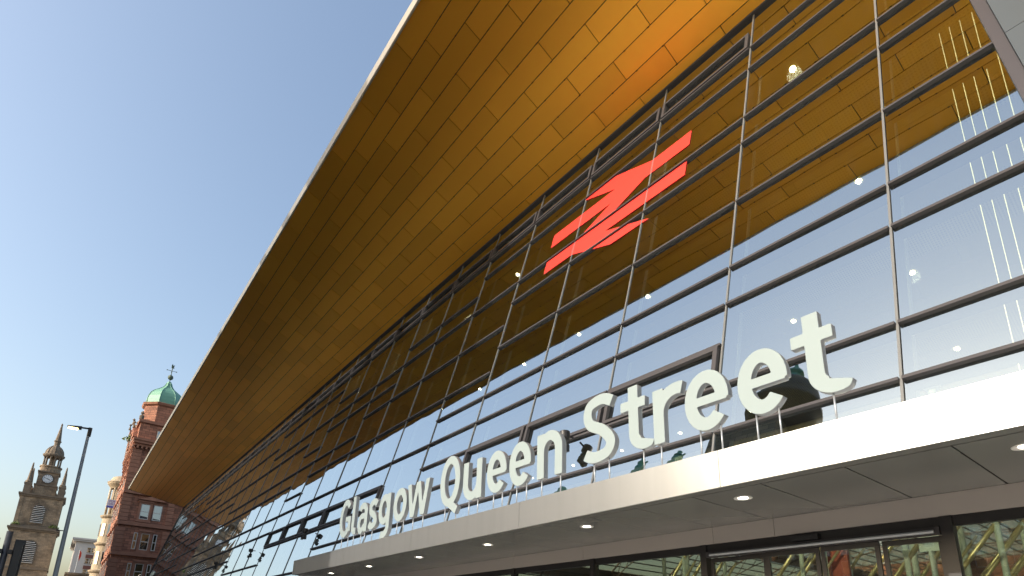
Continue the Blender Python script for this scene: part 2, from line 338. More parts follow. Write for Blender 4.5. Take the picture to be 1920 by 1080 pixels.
# mullions: outer cap, dark fin behind, pale steel edge on the fin
for k, X in enumerate(MX):
    mb = MB(); b0 = .40 if X > -18.5 else -3.35
    slab(mb, X - .018, X + .018, b0, STOP - .02, -.02, .010, 0)
    slab(mb, X - .030, X + .030, b0, STOP - .03, -.42, -.05, 1)
    slab(mb, X - .055, X + .055, b0, STOP - .03, -.50, -.42, 2)
    o = part('mullion', mb, [JOINT, FRAMEIN, FINEDGE], GLZ)
far = MB(); farp = MB(); pc = {}; ntr = npn = 0
for k in range(32):
    xr = MX[k - 1] if k else None; xl = MX[k] if k < 31 else XL
    lv = sorted(pat[k])
    if xl > -18.5: lv = [j for j in lv if j >= 0]
    ss = [bottom(k)] + [sj(j) for j in lv] + [STOP - .04]
    for s in ss[1:-1]:
        r0 = (xr - .02) if k else redge(s) - .0
        mb = MB() if (ntr < 290) else far
        slab(mb, xl + .02, r0, s - .026, s + .026, -.015, .06, 0)
        slab(mb, xl + .062, r0 - .045, s - .04, s + .04, -.29, -.05, 1)
        if mb is not far: part('transom', mb, [FRAME, FRAMEIN], GLZ)
        ntr += 1
    for a, b in zip(ss, ss[1:]):
        lo, hi = a + .02, b - .02
        if k == 0:
            mb = MB(); xa = xl + .03
            slab(mb, xa, redge(lo), lo, hi, -.045, -.015, 1, None, redge(hi)); 
            mb.m[2] = 1
            # outward face carries the coating
            o = part('glass_pane', mb, [PANE, PANEB], GLZ)
            for p in o.data.polygons:
                p.material_index = 0 if p.normal.dot(Vector((0, -ct, st_))) > .9 else 1
            continue
        w = xr - xl - .03; h = hi - lo; key = (round(w, 3), round(h, 3))
        if npn < 292:
            if key not in pc:
                mb = MB(); mb.box(-w / 2, w / 2, -.015, .015, -h / 2, h / 2); me = mb.mesh('glass_pane', [PANE, PANEB])
                for p in me.polygons: p.material_index = 0 if p.normal.y < -.9 else 1
                pc[key] = me
            jx = .08 if k < 6 else .13
            link('glass_pane', pc[key], GLZ, gp((xl + xr) / 2, (lo + hi) / 2, -.03), (-T + R(random.gauss(0, jx * .55)), 0, R(random.gauss(0, jx * 1.2)))); npn += 1
        else:
            slab(farp, xl + .015, xr - .015, lo, hi, -.045, -.015, 0)
if far.v: part('far_transom', far, [FRAME, FRAMEIN], GLZ, kind='stuff')
if farp.v:
    o = part('far_glass_pane', farp, [PANE, PANEB], GLZ, kind='stuff')
    for p in o.data.polygons: p.material_index = 0 if p.normal.dot(Vector((0, -ct, st_))) > .9 else 1
# opening vents with thick frames
def vent(k, s0, s1):
    xr, xl = MX[k - 1] - .05, MX[k] + .05; mb = MB()
    for a in ((xl, xr, s0 + .05, s0 + .13), (xl, xr, s1 - .13, s1 - .05), (xl, xl + .09, s0 + .132, s1 - .132), (xr - .09, xr, s0 + .132, s1 - .132)):
        slab(mb, a[0], a[1], a[2], a[3], -.005, .085)
    part('vent_frame', mb, FRAME, GLZ)
for k in (2, 3, 4, 7, 8, 9, 10, 11): vent(k, sj(1), sj(2))
for k in range(2, 30): vent(k, sj(12), sj(12) + .78)
# right-hand slanting end: dark frame, grey cladding, gold flank
mb = MB(); slab(mb, redge(.4), redge(.4) + .15, .4, STOP, -.2, .09, 0, redge(STOP), redge(STOP) + .15); part('end_frame', mb, mat('end_frame_grey', (.05, .048, .056), .5, .2, .05), GLZ)
CLAD = mat('grey_zinc_cladding', (.07, .085, .10), .7, .1, .06, 1, spec=.2)
for s0, s1 in ((.4, 3.2), (3.212, 7.6), (7.612, 12.0), (12.012, STOP)):
    mb = MB(); slab(mb, redge(s0) + .155, redge(s0) + .60, s0, s1, -.2, .16, 0, redge(s1) + .155, redge(s1) + .60); part('end_cladding', mb, CLAD, GLZ)
for s0, s1 in ((.4, 6.0), (6.012, 11.0), (11.012, STOP)):
    mb = MB(); slab(mb, redge(s0) + .62, redge(s0) + 5.5, s0, s1, -.2, .55, 0, redge(s1) + .62, redge(s1) + 5.5); part('flank_panel', mb, mat('polished_gold_flank', (.55, .33, .05), .22, .9, .05, 1), GLZ)

# --- canopy over the doors
mb = MB(); mb.box(-19.02, 4.97, 5.962, 8.1, 3.80, 3.85); CAN = main_part('canopy', STA, (-8, 6, 3.4), mb, mat('white_roof_membrane', (.82, .82, .80), .6, 0, .04, 1))
xs = [-19.02, -14.88, -11.12, -7.36, -3.60, .16, 4.97]
for a, b in zip(xs, xs[1:]):
    mb = MB(); mb.box(a + .003, b - .003, 5.93, 5.96, 3.40, 3.855); part('fascia_panel', mb, FASC, CAN)
mb = MB(); mb.box(-19.02, 4.97, 5.962, 6.112, 3.402, 3.43); part('soffit_border', mb, CANSOF, CAN)
mb = MB(); mb.box(-19.02, -18.99, 5.962, 8.0, 3.402, 3.798); part('canopy_end', mb, FASC, CAN)
mb = MB(); mb.box(-18.98, 4.96, 5.97, 8.0, 3.445, 3.46); part('soffit_backing', mb, SHADOWGAP, CAN)
P = .9042; x0 = -1.4127 + P * 7
mb = MB(); mb.box(-P / 2 + .008, P / 2 - .008, -.925, .925, 0, .028); pm = mb.mesh('soffit_panel', CANSOF)
for i in range(26):
    xc = x0 - P * (i + .5)
    if xc < -18.5: break
    link('soffit_panel', pm, CAN, (xc, 7.067, 3.405))
dm = MB().lathe(0, 0, [(.062, 0), (.11, -.006), (.112, .002), (.06, .0035)], 24).lathe(0, 0, [(.060, -.0045), (.05, .0005)], 20, mi=1).mesh('downlight', [TRIM, LEDEM])
for i, x in enumerate((-.98, -3.70, -6.42, -9.15, -11.90, -14.64, -17.36, 1.73)):
    d = link('downlight', dm, CAN, (x, 6.59, 3.4))
    L = bpy.data.lights.new('downlight_lamp', 'SPOT'); L.energy = 36; L.color = (1, .9, .75); L.spot_size = R(100); L.shadow_soft_size = .05
    lo = bpy.data.objects.new('downlight_lamp', L); COL.objects.link(lo); lo.parent = CAN; lo.location = Vector((x, 6.59, 3.385)) - WL[CAN]

# --- wall under the canopy: upstand panels, door screen
mb = MB(); mb.box(-18.9, 4.9, 8.1, 8.5, 3.15, 3.9); ENT = main_part('entrance_screen', STA, (-8, 8, 0), mb, FRAMEDK)
xs = [-18.9, -15.9, -13.1, -10.1, -7.9, -5.05, -4.06 + .0, -1.2, 1.8, 4.9]
for a, b in zip(xs, xs[1:]):
    mb = MB(); mb.box(a + .003, b - .003, 8.0, 8.03, 3.142, 3.404); part('upstand_panel', mb, UPST, ENT)
mb = MB(); mb.box(-90, 4.9, 8.02, 8.10, 3.02, 3.14); part('head_frame', mb, FRAMEDK, ENT)
for x, w in ((-18.8, .11), (-15.6, .11), (-12.85, .11), (-10.1, .11), (-7.66, .11), (-5.24, .11), (-2.03, .12), (.9, .12), (4.0, .12)):
    mb = MB(); mb.box(x - w / 2, x + w / 2, 7.99, 8.12, 0, 3.138); part('post', mb, FRAMEDK, ENT)
def pane(x0, x1, z0, z1, y=8.07):
    mb = MB(); mb.box(x0, x1, y - .012, y + .012, z0, z1); part('door_glass', mb, DOORG, ENT)
for a, b in ((-18.74, -15.66), (-15.54, -12.91), (-12.79, -10.16), (-10.04, -7.72), (-7.60, -5.30), (-1.96, .83), (.97, 3.9)): pane(a, b, .02, 3.018)
mb = MB(); mb.box(-5.18, -2.10, 7.97, 8.06, 2.93, 3.018); part('door_track', mb, FRAME, ENT)
mb = MB(); mb.tube([(-5.1, 7.95, 2.965), (-2.15, 7.95, 2.965)], .022); part('track_rail', mb, STEEL, ENT)
for i, x in enumerate((-5.15, -4.22, -3.46, -2.735)):
    x2 = (-4.24, -3.48, -2.755, -2.10)[i]; y = 8.02 if i in (1, 2) else 8.07
    mb = MB(); b_ = (x, x2)
    mb.box(x, x2, y - .02, y + .02, 2.86, 2.925); mb.box(x, x2, y - .02, y + .02, .02, .12)
    mb.box(x, x + .05, y - .02, y + .02, .121, 2.859); mb.box(x2 - .05, x2, y - .02, y + .02, .121, 2.859)
    d = part('sliding_door', mb, FRAMEDK, ENT)
    pane(x + .051, x2 - .051, .121, 2.859, y)
mb = MB(); mb.box(-3.82, -3.45, 7.945, 8.018, 3.03, 3.10); mb.box(-3.76, -3.51, 7.94, 7.946, 3.045, 3.085); part('door_sensor', mb, BLACK, ENT)

# --- hall behind the glass
mb = MB(); mb.box(-90, 60, 8.13, 140, -.1, .0); HALL = main_part('concourse', STA, (-45, 20, 0), mb, FLOORIN)
def cp(X, y, h=0.0): return Vector((X, y + h * sg, ZI - (y - YI) * math.tan(GS) - .06 + h * cg))
mb = MB(); mb.hexa([cp(-90, 12.3, .06), cp(8, 12.3, .06), cp(8, 27, .06), cp(-90, 27, .06), cp(-90, 12.3, .1), cp(8, 12.3, .1), cp(8, 27, .1), cp(-90, 27, .1)])
part('ceiling_backing', mb, SHADOWGAP, HALL)
n_ = 0; cm = {}; farc = MB(); dyp = .80; rows = 17
for xi in range(13):
    for r_ in range(rows):
        perf = 2 <= r_ % 6 <= 3 or (r_ in (5,) and xi % 2)
        X = 4.8 - 2.853 * xi - (1.43 if r_ % 2 else 0); y0 = 12.62 + r_ * .835
        key = perf
        if key not in cm:
            L_ = .835 / math.cos(GS) - .012
            mb = MB(); mb.box(-2.841, 0, 0, L_, 0, .03); cm[key] = mb.mesh('ceiling_panel', PERF if perf else CEILIN)
        link('ceiling_panel', cm[key], HALL, cp(X, y0), (-GS, 0, 0))
mb = MB(); mb.hexa([cp(-33, 12.6), cp(-90, 12.6), cp(-90, 26.8), cp(-33, 26.8), cp(-33, 12.6, .03), cp(-90, 12.6, .03), cp(-90, 26.8, .03), cp(-33, 26.8, .03)])
part('far_ceiling', mb, CEILIN, HALL)
mb = MB(); mb.box(-90, 8, 27, 27.3, 8.6, 14); part('back_wall', mb, INWALL, HALL)
for a in ((-90.4, -90, 13), (7.6, 8, 16)):
    mb = MB(); mb.box(a[0], a[1], 13.2, 27, 0, a[2]); part('side_wall', mb, INWALL, HALL)
mb = MB(); mb.box(-90, -17.5, 9.2, 27, 3.55, 3.9); part('mezzanine_slab', mb, INWALL, HALL)
# hall lights: a grid of downlights in the sloping ceiling
GL = 0
for ix in range(8):
    for iy in range(4):
        if ix in (1, 2) and iy == 0: continue
        X = -5.07 - 4.15 * ix; y = 13.69 + 3.87 * iy; p = cp(X, y, -.012)
        mb = MB(); mb.cyl(p, p + Vector((0, -sg * .012, -cg * .012)), .085, n=14); d = part('hall_light', mb, HALLEM, HALL)
        if iy % 2 == 0 and ix % 2 == 0:
            L = bpy.data.lights.new('hall_lamp', 'SPOT'); L.energy = 160; L.color = (1, .88, .66); L.spot_size = R(150); L.shadow_soft_size = .2
            lo = bpy.data.objects.new('hall_lamp', L); COL.objects.link(lo); lo.parent = HALL; lo.location = p + Vector((0, 0, -.15)) - WL[HALL]
ROD = emis('light_line', (1.0, .93, .55), 1.0)
for X in (-2.08, -1.87, -1.655, -1.41, -1.17):
    mb = MB(); mb.cyl((X, 15.1, 4.2), (X, 15.1, 16.85), .008, n=6); part('light_line', mb, ROD, HALL)

# --- stairs, handrails and the train shed seen through the doors
RAIL = mat('brass_handrail', (.62, .52, .28), .35, .6, .05)
PALEPOST = mat('pale_green_post', (.52, .58, .50), .5, 0, .05)
def rails(x, y, n, dx, lab):                 # brass rails climbing to the right on pale posts
    t = thing('stair_handrail', 'sloping brass stair handrails seen through the ' + lab, 'handrail', (x, y, 0))
    for i in range(n):
        X, Y = x + dx * i, y + .45 * i
        mb = MB(); mb.tube([(X - 1.4, Y, 1.9), (X + .55, Y, 4.35), (X + .85, Y, 4.35), (X + .85, Y, 3.95)], .045); part('rail', mb, RAIL, t, True)
        mb = MB(); mb.tube([(X - 1.3, Y, 1.4), (X + .5, Y, 3.75)], .03); part('lower_rail', mb, RAIL, t, True)
        for f in (-.9, .15):
            mb = MB(); mb.cyl((X + f, Y, 0), (X + f, Y, 3.7 + f * 1.25), .05); part('post', mb, PALEPOST, t, True)
rails(-6.1, 12.8, 3, .3, 'sliding doors'); rails(-9.4, 13.2, 3, .32, 'fixed screen left of the doors'); rails(-4.05, 12.6, 3, .28, 'door leaf nearest the wide post'); rails(-2.7, 12.9, 3, .26, 'fixed pane right of the doors')
for i, (x, y, h) in enumerate(((-4.2, 17.5, 8.4), (-6.3, 21, 8.4), (-12.5, 18, 8.4), (-16.5, 22, 8.4), (-1.6, 19, 8.4))):
    mb = MB(); mb.cyl((x, y, 0), (x, y, h), .09, n=14); mb.box(x - .16, x + .16, y - .16, y + .16, h, h + .15); mb.box(x - .2, x + .2, y - .2, y + .2, 0, .06)
    o = link('column', mb.mesh('column', PALEPOST, (x, y, 0)), None, (x, y, 0)); tag(o, 'pale round steel column standing in the concourse behind the doors', 'column', 'concourse columns')
mb = MB(); mb.box(-5.75, -5.25, 13.4, 13.5, 1.6, 4.6); mb.box(-5.52, -5.38, 13.43, 13.47, 0, 1.6)
o = link('advertising_banner', mb.mesh('advertising_banner', mat('brick_red_banner', (.42, .07, .035), .6), (-5.45, 13.45, 0)), None, (-5.45, 13.45, 0)); tag(o, 'brick-red banner panel standing inside the glass doors', 'banner')
mb = MB(); mb.box(-3.56, -3.24, 12.2, 12.24, 3.35, 3.62); mb.cyl((-3.4, 12.22, 0), (-3.4, 12.22, 3.35), .03)
o = link('notice_sign', mb.mesh('notice_sign', mat('pale_sign', (.62, .70, .66), .5), (-3.4, 12.22, 0)), None, (-3.4, 12.22, 0)); tag(o, 'small pale blank sign on a thin pole behind the right sliding door', 'sign')

SHED = thing('train_shed', 'arched glazed train shed roof seen through the entrance doors', 'train shed', (-20, 80, 0))
SHX, SHR = -22, 34
def arch(a, r=0.0): return (SHX + (SHR + r) * math.cos(a), 6.5 + (13 + r) * math.sin(a))
GLS = glass('shed_glazing', .1, (.62, .56, .44)); n_a = 26
mb = MB()
for i in range(n_a):
    a0, a1 = PI * i / n_a, PI * (i + 1) / n_a; p0, p1 = arch(a0), arch(a1)
    if i % 4 == 3: continue
    mb.add([(p0[0], 34, p0[1]), (p1[0], 34, p1[1]), (p1[0], 138, p1[1]), (p0[0], 138, p0[1])], [(0, 1, 2, 3)])
part('shed_glass', mb, GLS, SHED)
mb = MB(); SH = mat('shed_timber', (.30, .26, .20), .8)
for i in range(n_a):
    if i % 4 != 3: continue
    a0, a1 = PI * i / n_a, PI * (i + 1) / n_a; p0, p1 = arch(a0, .05), arch(a1, .05); q0, q1 = arch(a0, .2), arch(a1, .2)
    mb.hexa([(p0[0], 34, p0[1]), (p1[0], 34, p1[1]), (p1[0], 138, p1[1]), (p0[0], 138, p0[1]), (q0[0], 34, q0[1]), (q1[0], 34, q1[1]), (q1[0], 138, q1[1]), (q0[0], 138, q0[1])])
part('roof_boarding', mb, SH, SHED)
STR = mat('shed_ironwork', (.16, .13, .10), .7)
for k in range(9):
    y = 36 + k * 12; mb = MB(); prev = prev2 = None
    for i in range(n_a + 1):
        p = arch(PI * i / n_a, -.15); q = (SHX + (SHR - 1) * math.cos(PI * i / n_a), 6.5 + 10.6 * math.sin(PI * i / n_a))
        if prev:
            mb.cyl((prev[0], y, prev[1]), (p[0], y, p[1]), .12, n=6); mb.cyl((prev2[0], y, prev2[1]), (q[0], y, q[1]), .07, n=6); mb.cyl((prev[0], y, prev[1]), (q[0], y, q[1]), .05, n=5)
        prev, prev2 = p, q
    part('arch_rib', mb, STR, SHED)
for i in range(1, n_a * 2, 1):
    p = arch(PI * i / (n_a * 2), -.02); mb = MB(); mb.box(p[0] - .05, p[0] + .05, 34, 138, p[1] - .18, p[1] - .03); part('purlin', mb, STR, SHED)
mb = MB(); mb.box(-57, -55.5, 34, 138, 0, 6.6); mb.box(11.5, 13, 34, 138, 0, 6.6); part('shed_side_wall', mb, stone('shed_brick', (.28, .14, .09), (.07, .05, .04), .5, .16, .01), SHED)

mb = MB(); mb.box(-57, 13, 138.2, 138.8, 0, 19.4); part('shed_end_wall', mb, MATS['shed_brick'], SHED)

# ------------------------------------------------------------------ sign letters
HW = .089
def arc(cx, cy, rx, ry, a0, a1, n=28): return [(cx + rx * math.cos(R(a0 + (a1 - a0) * i / n)), cy + ry * math.sin(R(a0 + (a1 - a0) * i / n))) for i in range(n + 1)]
def crom(P_, n=10):
    P_ = [(2 * P_[0][0] - P_[1][0], 2 * P_[0][1] - P_[1][1])] + P_ + [(2 * P_[-1][0] - P_[-2][0], 2 * P_[-1][1] - P_[-2][1])]; out = []
    for i in range(1, len(P_) - 2):
        for k in range(n):
            t = k / n; out.append(tuple(.5 * (2 * P_[i][c] + (P_[i + 1][c] - P_[i - 1][c]) * t + (2 * P_[i - 1][c] - 5 * P_[i][c] + 4 * P_[i + 1][c] - P_[i + 2][c]) * t * t + (3 * P_[i][c] - P_[i - 1][c] - 3 * P_[i + 1][c] + P_[i + 2][c]) * t ** 3) for c in (0, 1)))
    return out + [P_[-2]]
def glyph(ch, w):
    h = HW; x = .80; c = 1.08; m_ = w / 2
    if ch == 'o': return [(arc(m_, x / 2, m_ - h, x / 2 - h + .01, 0, 360, 48), h)]
    if ch == 'e': return [(arc(m_, x / 2, m_ - h, x / 2 - h + .01, -6, 318, 44), h), ([(h * .6, .40), (w - .03, .40)], .062)]
    if ch == 'n': return [([(h, 0), (h, x - .01)], h), (arc(m_ + .005, .47, m_ - h, x - h - .47 + .01, 180, 0, 26) + [(w - h, 0)], h)]
    if ch == 'u': return [([(w - h, .0), (w - h, x)], h), ([(h, x)] + arc(m_ - .005, .33, m_ - h, .33 - h + .01, 180, 360, 26), h)]
    if ch == 'r': return [([(h, 0), (h, x - .01)], h), (arc(h + .30, .42, .30, x - h - .42 + .01, 180, 72, 20), h)]
    if ch == 'a':
        return [([(w - h, 0), (w - h, .50)] + arc(m_ - .01, .50, m_ - h + .01, x - h - .50 + .01, 0, 152, 24), h),
                ([(w - h, .44), (w * .46, .435)] + arc(w * .44, .235, w * .44 - h + .01, .235 - h + .03 + .03, 100, 262, 24) + [(w * .6, .105), (w - h, .20)], h * .92)]
    if ch in 'sS':
        k = x if ch == 's' else c; v = h
        return [(crom([(w - .05, k - .17), (w * .72, k - .10), (w * .50, k - v + .005), (w * .22, k - v - .05), (v, k * .73), (w * .24, k * .58), (w * .62, k * .45), (w - v, k * .27), (w * .76, v + .045), (w * .46, v - .005), (w * .22, v + .015), (.035, v + .075)]), v)]
    if ch == 'g': return [(arc(m_ - .01, .42, m_ - h - .0, .38 - h + .01, 0, 360, 44), h), ([(w - h, x)] + [(w - h, -.02)] + arc(m_ - .02, -.04, m_ - h + .02, .28 - h, 0, -118, 22), h)]
    if ch == 'w': return [([(.05, x + .1), (w * .275, -.06)], .078), ([(w * .265, -.06), (w * .5, x + .06)], .072), ([(w * .5, x + .06), (w * .735, -.06)], .072), ([(w * .725, -.06), (w - .05, x + .1)], .078), 'clip']
    if ch == 'l': return [([(h, c), (h, .22)] + arc(h + .14, .22, .14, .22 - h, 180, 278, 14) + [(w - .02, .10)], h)]
    if ch == 't': return [([(.235, 1.0), (.235, .26)] + arc(.235 + .19, .26, .19, .26 - h + .005, 180, 290, 18) + [(w - .03, .125)], h), ([(0, .715), (.45, .715)], h * .86)]
    if ch == 'G': return [(arc(m_, c / 2, m_ - h, c / 2 - h + .01, 42, 318, 44), h), ([(w - h, .14), (w - h, .56)], h), ([(w * .55, .50), (w - h + .01, .50)], h * .85)]
    if ch == 'Q': return [(arc(m_, c / 2, m_ - h, c / 2 - h + .01, 0, 360, 48), h), ([(w * .50, .07), (w * .88, -.12)], h * .95)]
def contours(ch, w):
    st = glyph(ch, w); st_2 = [q for q in st if q != 'clip']; stp = .0125
    xs_ = np.arange(-.15, w + .2, stp); ys_ = np.arange(-.48, 1.25, stp); X, Y = np.meshgrid(xs_, ys_); D = np.full(X.shape, 9.0)
    for pts, hw in st_2:
        d = np.full(X.shape, 9.0); closed = math.dist(pts[0], pts[-1]) < 1e-6
        for (ax, ay), (bx_, by) in zip(pts, pts[1:]):
            vx, vy = bx_ - ax, by - ay; L2 = vx * vx + vy * vy
            if L2 < 1e-12: continue
            t = np.clip(((X - ax) * vx + (Y - ay) * vy) / L2, 0, 1); d = np.minimum(d, np.hypot(X - ax - t * vx, Y - ay - t * vy))
        d = d - hw
        if not closed:
            for e, f in ((pts[0], pts[1]), (pts[-1], pts[-2])):
                L_ = math.dist(e, f); nx, ny = (e[0] - f[0]) / L_, (e[1] - f[1]) / L_
                pl = (X - e[0]) * nx + (Y - e[1]) * ny; near = np.hypot(X - e[0], Y - e[1]) < hw * 1.7
                d = np.where(near, np.maximum(d, pl), d)
        D = np.minimum(D, d)
    if 'clip' in st: D = np.maximum(D, np.maximum(-Y, Y - .80))
    # marching squares
    seg = {}
    def ip(i, j, k, l): a, b = D[i, j], D[k, l]; t = a / (a - b); return (X[i, j] + t * (X[k, l] - X[i, j]), Y[i, j] + t * (Y[k, l] - Y[i, j]))
    ny_, nx_ = D.shape; ins = D < 0
    for i in range(ny_ - 1):
        row = ins[i] | ins[i + 1]
        for j in range(nx_ - 1):
            a, b, c_, d_ = ins[i, j], ins[i, j + 1], ins[i + 1, j + 1], ins[i + 1, j]
            if a == b == c_ == d_: continue
            E = {}
            if a != b: E['b'] = (('h', i, j), ip(i, j, i, j + 1))
            if b != c_: E['r'] = (('v', i, j + 1), ip(i, j + 1, i + 1, j + 1))
            if d_ != c_: E['t'] = (('h', i + 1, j), ip(i + 1, j, i + 1, j + 1))
            if a != d_: E['l'] = (('v', i, j), ip(i, j, i + 1, j))
            ks = list(E)
            prs = [ks] if len(ks) == 2 else ([('b', 'l'), ('r', 't')] if a else [('b', 'r'), ('l', 't')])
            for k1, k2 in prs:
                seg.setdefault(E[k1][0], []).append(E[k2]); seg.setdefault(E[k2][0], []).append(E[k1])
    seen = set(); loops = []
    pos = {}
    for k, v in seg.items():
        for kk, p in v: pos[kk] = p
    for k in seg:
        if k in seen: continue
        loop = []; cur = k
        while cur is not None:
            seen.add(cur); loop.append(pos[cur]); nx2 = [q[0] for q in seg[cur] if q[0] not in seen]; cur = nx2[0] if nx2 else None
        out = [loop[0]]
        for q in range(1, len(loop) - 1):                 # drop nearly collinear points
            ax, ay = out[-1]; bx_, by = loop[q + 1]; px_, py_ = loop[q]; L_ = math.hypot(bx_ - ax, by - ay) or 1
            if abs((bx_ - ax) * (ay - py_) - (ax - px_) * (by - ay)) / L_ > .0009 or math.hypot(px_ - ax, py_ - ay) > .08: out.append(loop[q])
        out.append(loop[-1])
        if len(out) > 5: loops.append(out)
    return loops
def curve_mesh(name, loops, depth, mats, bevel=0.006):
    cu = bpy.data.curves.new(name, 'CURVE'); cu.dimensions = '2D'; cu.fill_mode = 'BOTH'; cu.extrude = depth / 2 - bevel; cu.bevel_depth = bevel; cu.bevel_resolution = 1; cu.offset = -bevel
    for lp in loops:
        spl = cu.splines.new('POLY'); spl.points.add(len(lp) - 1); spl.use_cyclic_u = True
        for p, q in zip(spl.points, lp): p.co = (q[0], q[1], 0, 1)
    o = bpy.data.objects.new(name, cu); COL.objects.link(o)
    me = bpy.data.meshes.new_from_object(o.evaluated_get(bpy.context.evaluated_depsgraph_get()))
    bpy.data.objects.remove(o); bpy.data.curves.remove(cu)
    me.materials.clear()
    for M in mats: me.materials.append(M)
    for p in me.polygons: p.material_index = 0 if p.normal.z > .55 else (1 if len(mats) > 1 else 0)
    me.name = name; return me
SIGN = thing('station_sign', 'white raised letters reading Glasgow Queen Street standing on the canopy', 'sign', (-9, 6.05, 3.85))
spec = [('G', -15.72, .78), ('l', -14.86, .33), ('a', -14.43, .58), ('s', -13.76, .50), ('g', -13.17, .62), ('o', -12.37, .66), ('w', -11.68, .99),
        ('Q', -10.22, .76), ('u', -9.33, .64), ('e', -8.52, .61), ('e', -7.83, .61), ('n', -7.06, .62), ('S', -5.95, .64), ('t', -5.19, .53), ('r', -4.61, .46), ('e', -4.10, .63), ('e', -3.35, .61), ('t', -2.67, .53)]
GM = {}
ROT_L = (PI / 2, 0, 0)
for ch, x, w in spec:
    if (ch, w) not in GM: GM[ch, w] = curve_mesh('letter', contours(ch, w), .10, [ACRYL, LSIDE])
    o = link('letter', GM[ch, w], SIGN, (x, 6.10, 4.205), ROT_L)
    o['label'] = 'faintly glowing white letter %s with grey metal sides' % ch
    zb = 3.9 if ch == 'g' else 4.24
    px_ = [x + .18, x + w - .16] if w > .5 else [x + w * .4]
    if ch == 'w': px_ = [x + .27, x + .72]
    if ch == 'n': px_ = [x + .08, x + w - .08]
    if ch == 't': px_ = [x + .36]
    if ch == 'r': px_ = [x + .08]
    if ch == 'g': px_ = []
    for p in px_:
        mb = MB(); mb.cyl((p, 6.10, 3.85), (p, 6.10, zb), .011, n=8); part('post', mb, STEEL, SIGN, True)

# ------------------------------------------------------------------ red double-arrow emblem on the glass
half = [(-11.22, 12.75), (-9.88, 12.75), (-8.10, 11.94), (-6.80, 11.94), (-6.80, 11.34), (-8.27, 11.34), (-9.475, 10.72)]
cx_, cs_ = -9.52, 11.03
full = half + [(-6.80, 10.72), (-6.80, 10.12), (-9.52, 10.12)] 
full = [(-9.52, 11.94), (-11.22, 12.75), (-9.88, 12.75), (-8.10, 11.94), (-6.80, 11.94), (-6.80, 11.34), (-8.27, 11.34), (-9.475, 10.72), (-6.80, 10.72), (-6.80, 10.12), (-9.52, 10.12)]
rot = [(2 * cx_ - a, 2 * cs_ - b) for a, b in full]
poly = full + rot[1:-1] + [rot[-1]]
poly = [full[0]] + full[1:] + rot[1:]
mb = MB(); mb.prism(poly, lambda a, b: gp(a, b, .002), lambda a, b: gp(a, b, .005))
ob = gp(-9.52, 9.3)
o = link('railway_emblem', mb.mesh('railway_emblem', RED, ob), None, ob); tag(o, 'large red double-arrow railway emblem stuck on the upper glass', 'emblem')

# ------------------------------------------------------------------ floodlights on the glazing
def floodlight(X, lab):
    p = gp(X, sj(1) - .05, .10); t = thing('floodlight', lab, 'floodlight', p, 'floodlights along the glazing')
    mb = MB(); mb.cyl(p, p + Vector((0, -.26, -.01)), .022); part('bracket_arm', mb, FRAMEDK, t)
    q = p + Vector((0, -.26, 0))
    mb = MB(); mb.lathe(q.x, q.y, [(.105, q.z - .09), (.118, q.z - .075), (.118, q.z + .075), (.10, q.z + .09)], 18); part('lamp_drum', mb, FRAMEDK, t, False)
    mb = MB(); mb.cyl(q + Vector((0, 0, -.10)), q + Vector((0, 0, -.24)), .04); mb.lathe(q.x, q.y, [(.09, q.z - .245), (.095, q.z - .20), (.06, q.z - .19)], 14); part('swivel', mb, FRAMEDK, t)
    mb = MB(); mb.box(q.x - .08, q.x + .08, q.y - .07, q.y + .07, q.z - .40, q.z - .246); mb.box(q.x - .07, q.x + .07, q.y - .14, q.y - .06, q.z - .43, q.z - .30); part('lamp_housing', mb, FRAMEDK, t)
floodlight(-8.85, 'dark floodlight bracketed behind the letter S')
floodlight(-25.9, 'dark floodlight on the glazing just left of the letter G')
floodlight(-35.0, 'dark floodlight second to the left of the canopy end')
floodlight(-44.0, 'farthest small dark floodlight low on the glazing')

# ------------------------------------------------------------------ window helper
def window(parent, face, u0, u1, z0, z1, p, sill=True, rails=1, frame=SASH, glassm=WING, trim=None, depth=.18):
    """face '+X' : plane X=p, u is Y.  face '-Y' : plane Y=p, u is X."""
    def bx(mb, a, b, d0, d1, z0_, z1_, mi=0):
        if face == '+X': mb.box(p + d0, p + d1, a, b, z0_, z1_, mi)
        else: mb.box(a, b, p - d1, p - d0, z0_, z1_, mi)
    f = .10; mb = MB()
    bx(mb, u0, u0 + f, .015, .09, z0, z1); bx(mb, u1 - f, u1, .015, .09, z0, z1); bx(mb, u0 + f, u1 - f, .015, .09, z1 - f, z1); bx(mb, u0 + f, u1 - f, .015, .09, z0, z0 + f)
    for k in range(rails): zz = z0 + (z1 - z0) * (k + 1) / (rails + 1); bx(mb, u0 + f, u1 - f, .015, .10, zz - .06, zz + .06)
    w = part('window', mb, frame, parent)
    mb = MB(); bx(mb, u0 + f, u1 - f, .02, .04, z0 + f, z1 - f); part('pane', mb, glassm, w)
    mb = MB(); bx(mb, u0 - .02, u1 + .02, .003, .012, z0 - .02, z1 + .02); part('dark_room_sheet', mb, mat('dark_room', (.04, .045, .05), .8), w)  # dark sheet whose colour stands for the unlit room behind the pane
    if trim:
        mb = MB(); bx(mb, u0 - .32, u0 - .001, .0, depth, z0 - .25, z1 + .25); bx(mb, u1 + .001, u1 + .32, .0, depth, z0 - .25, z1 + .25); bx(mb, u0 - .45, u1 + .45, .0, depth + .12, z1 + .251, z1 + .55)
        bx(mb, u0 - .001, u1 + .001, .0, depth, z1 + .001, z1 + .25)
        if sill: bx(mb, u0 - .45, u1 + .45, 0, depth + .14, z0 - .5, z0 - .251); bx(mb, u0 - .001, u1 + .001, 0, depth, z0 - .25, z0 - .021)
        part('surround', mb, trim, w)
    return w

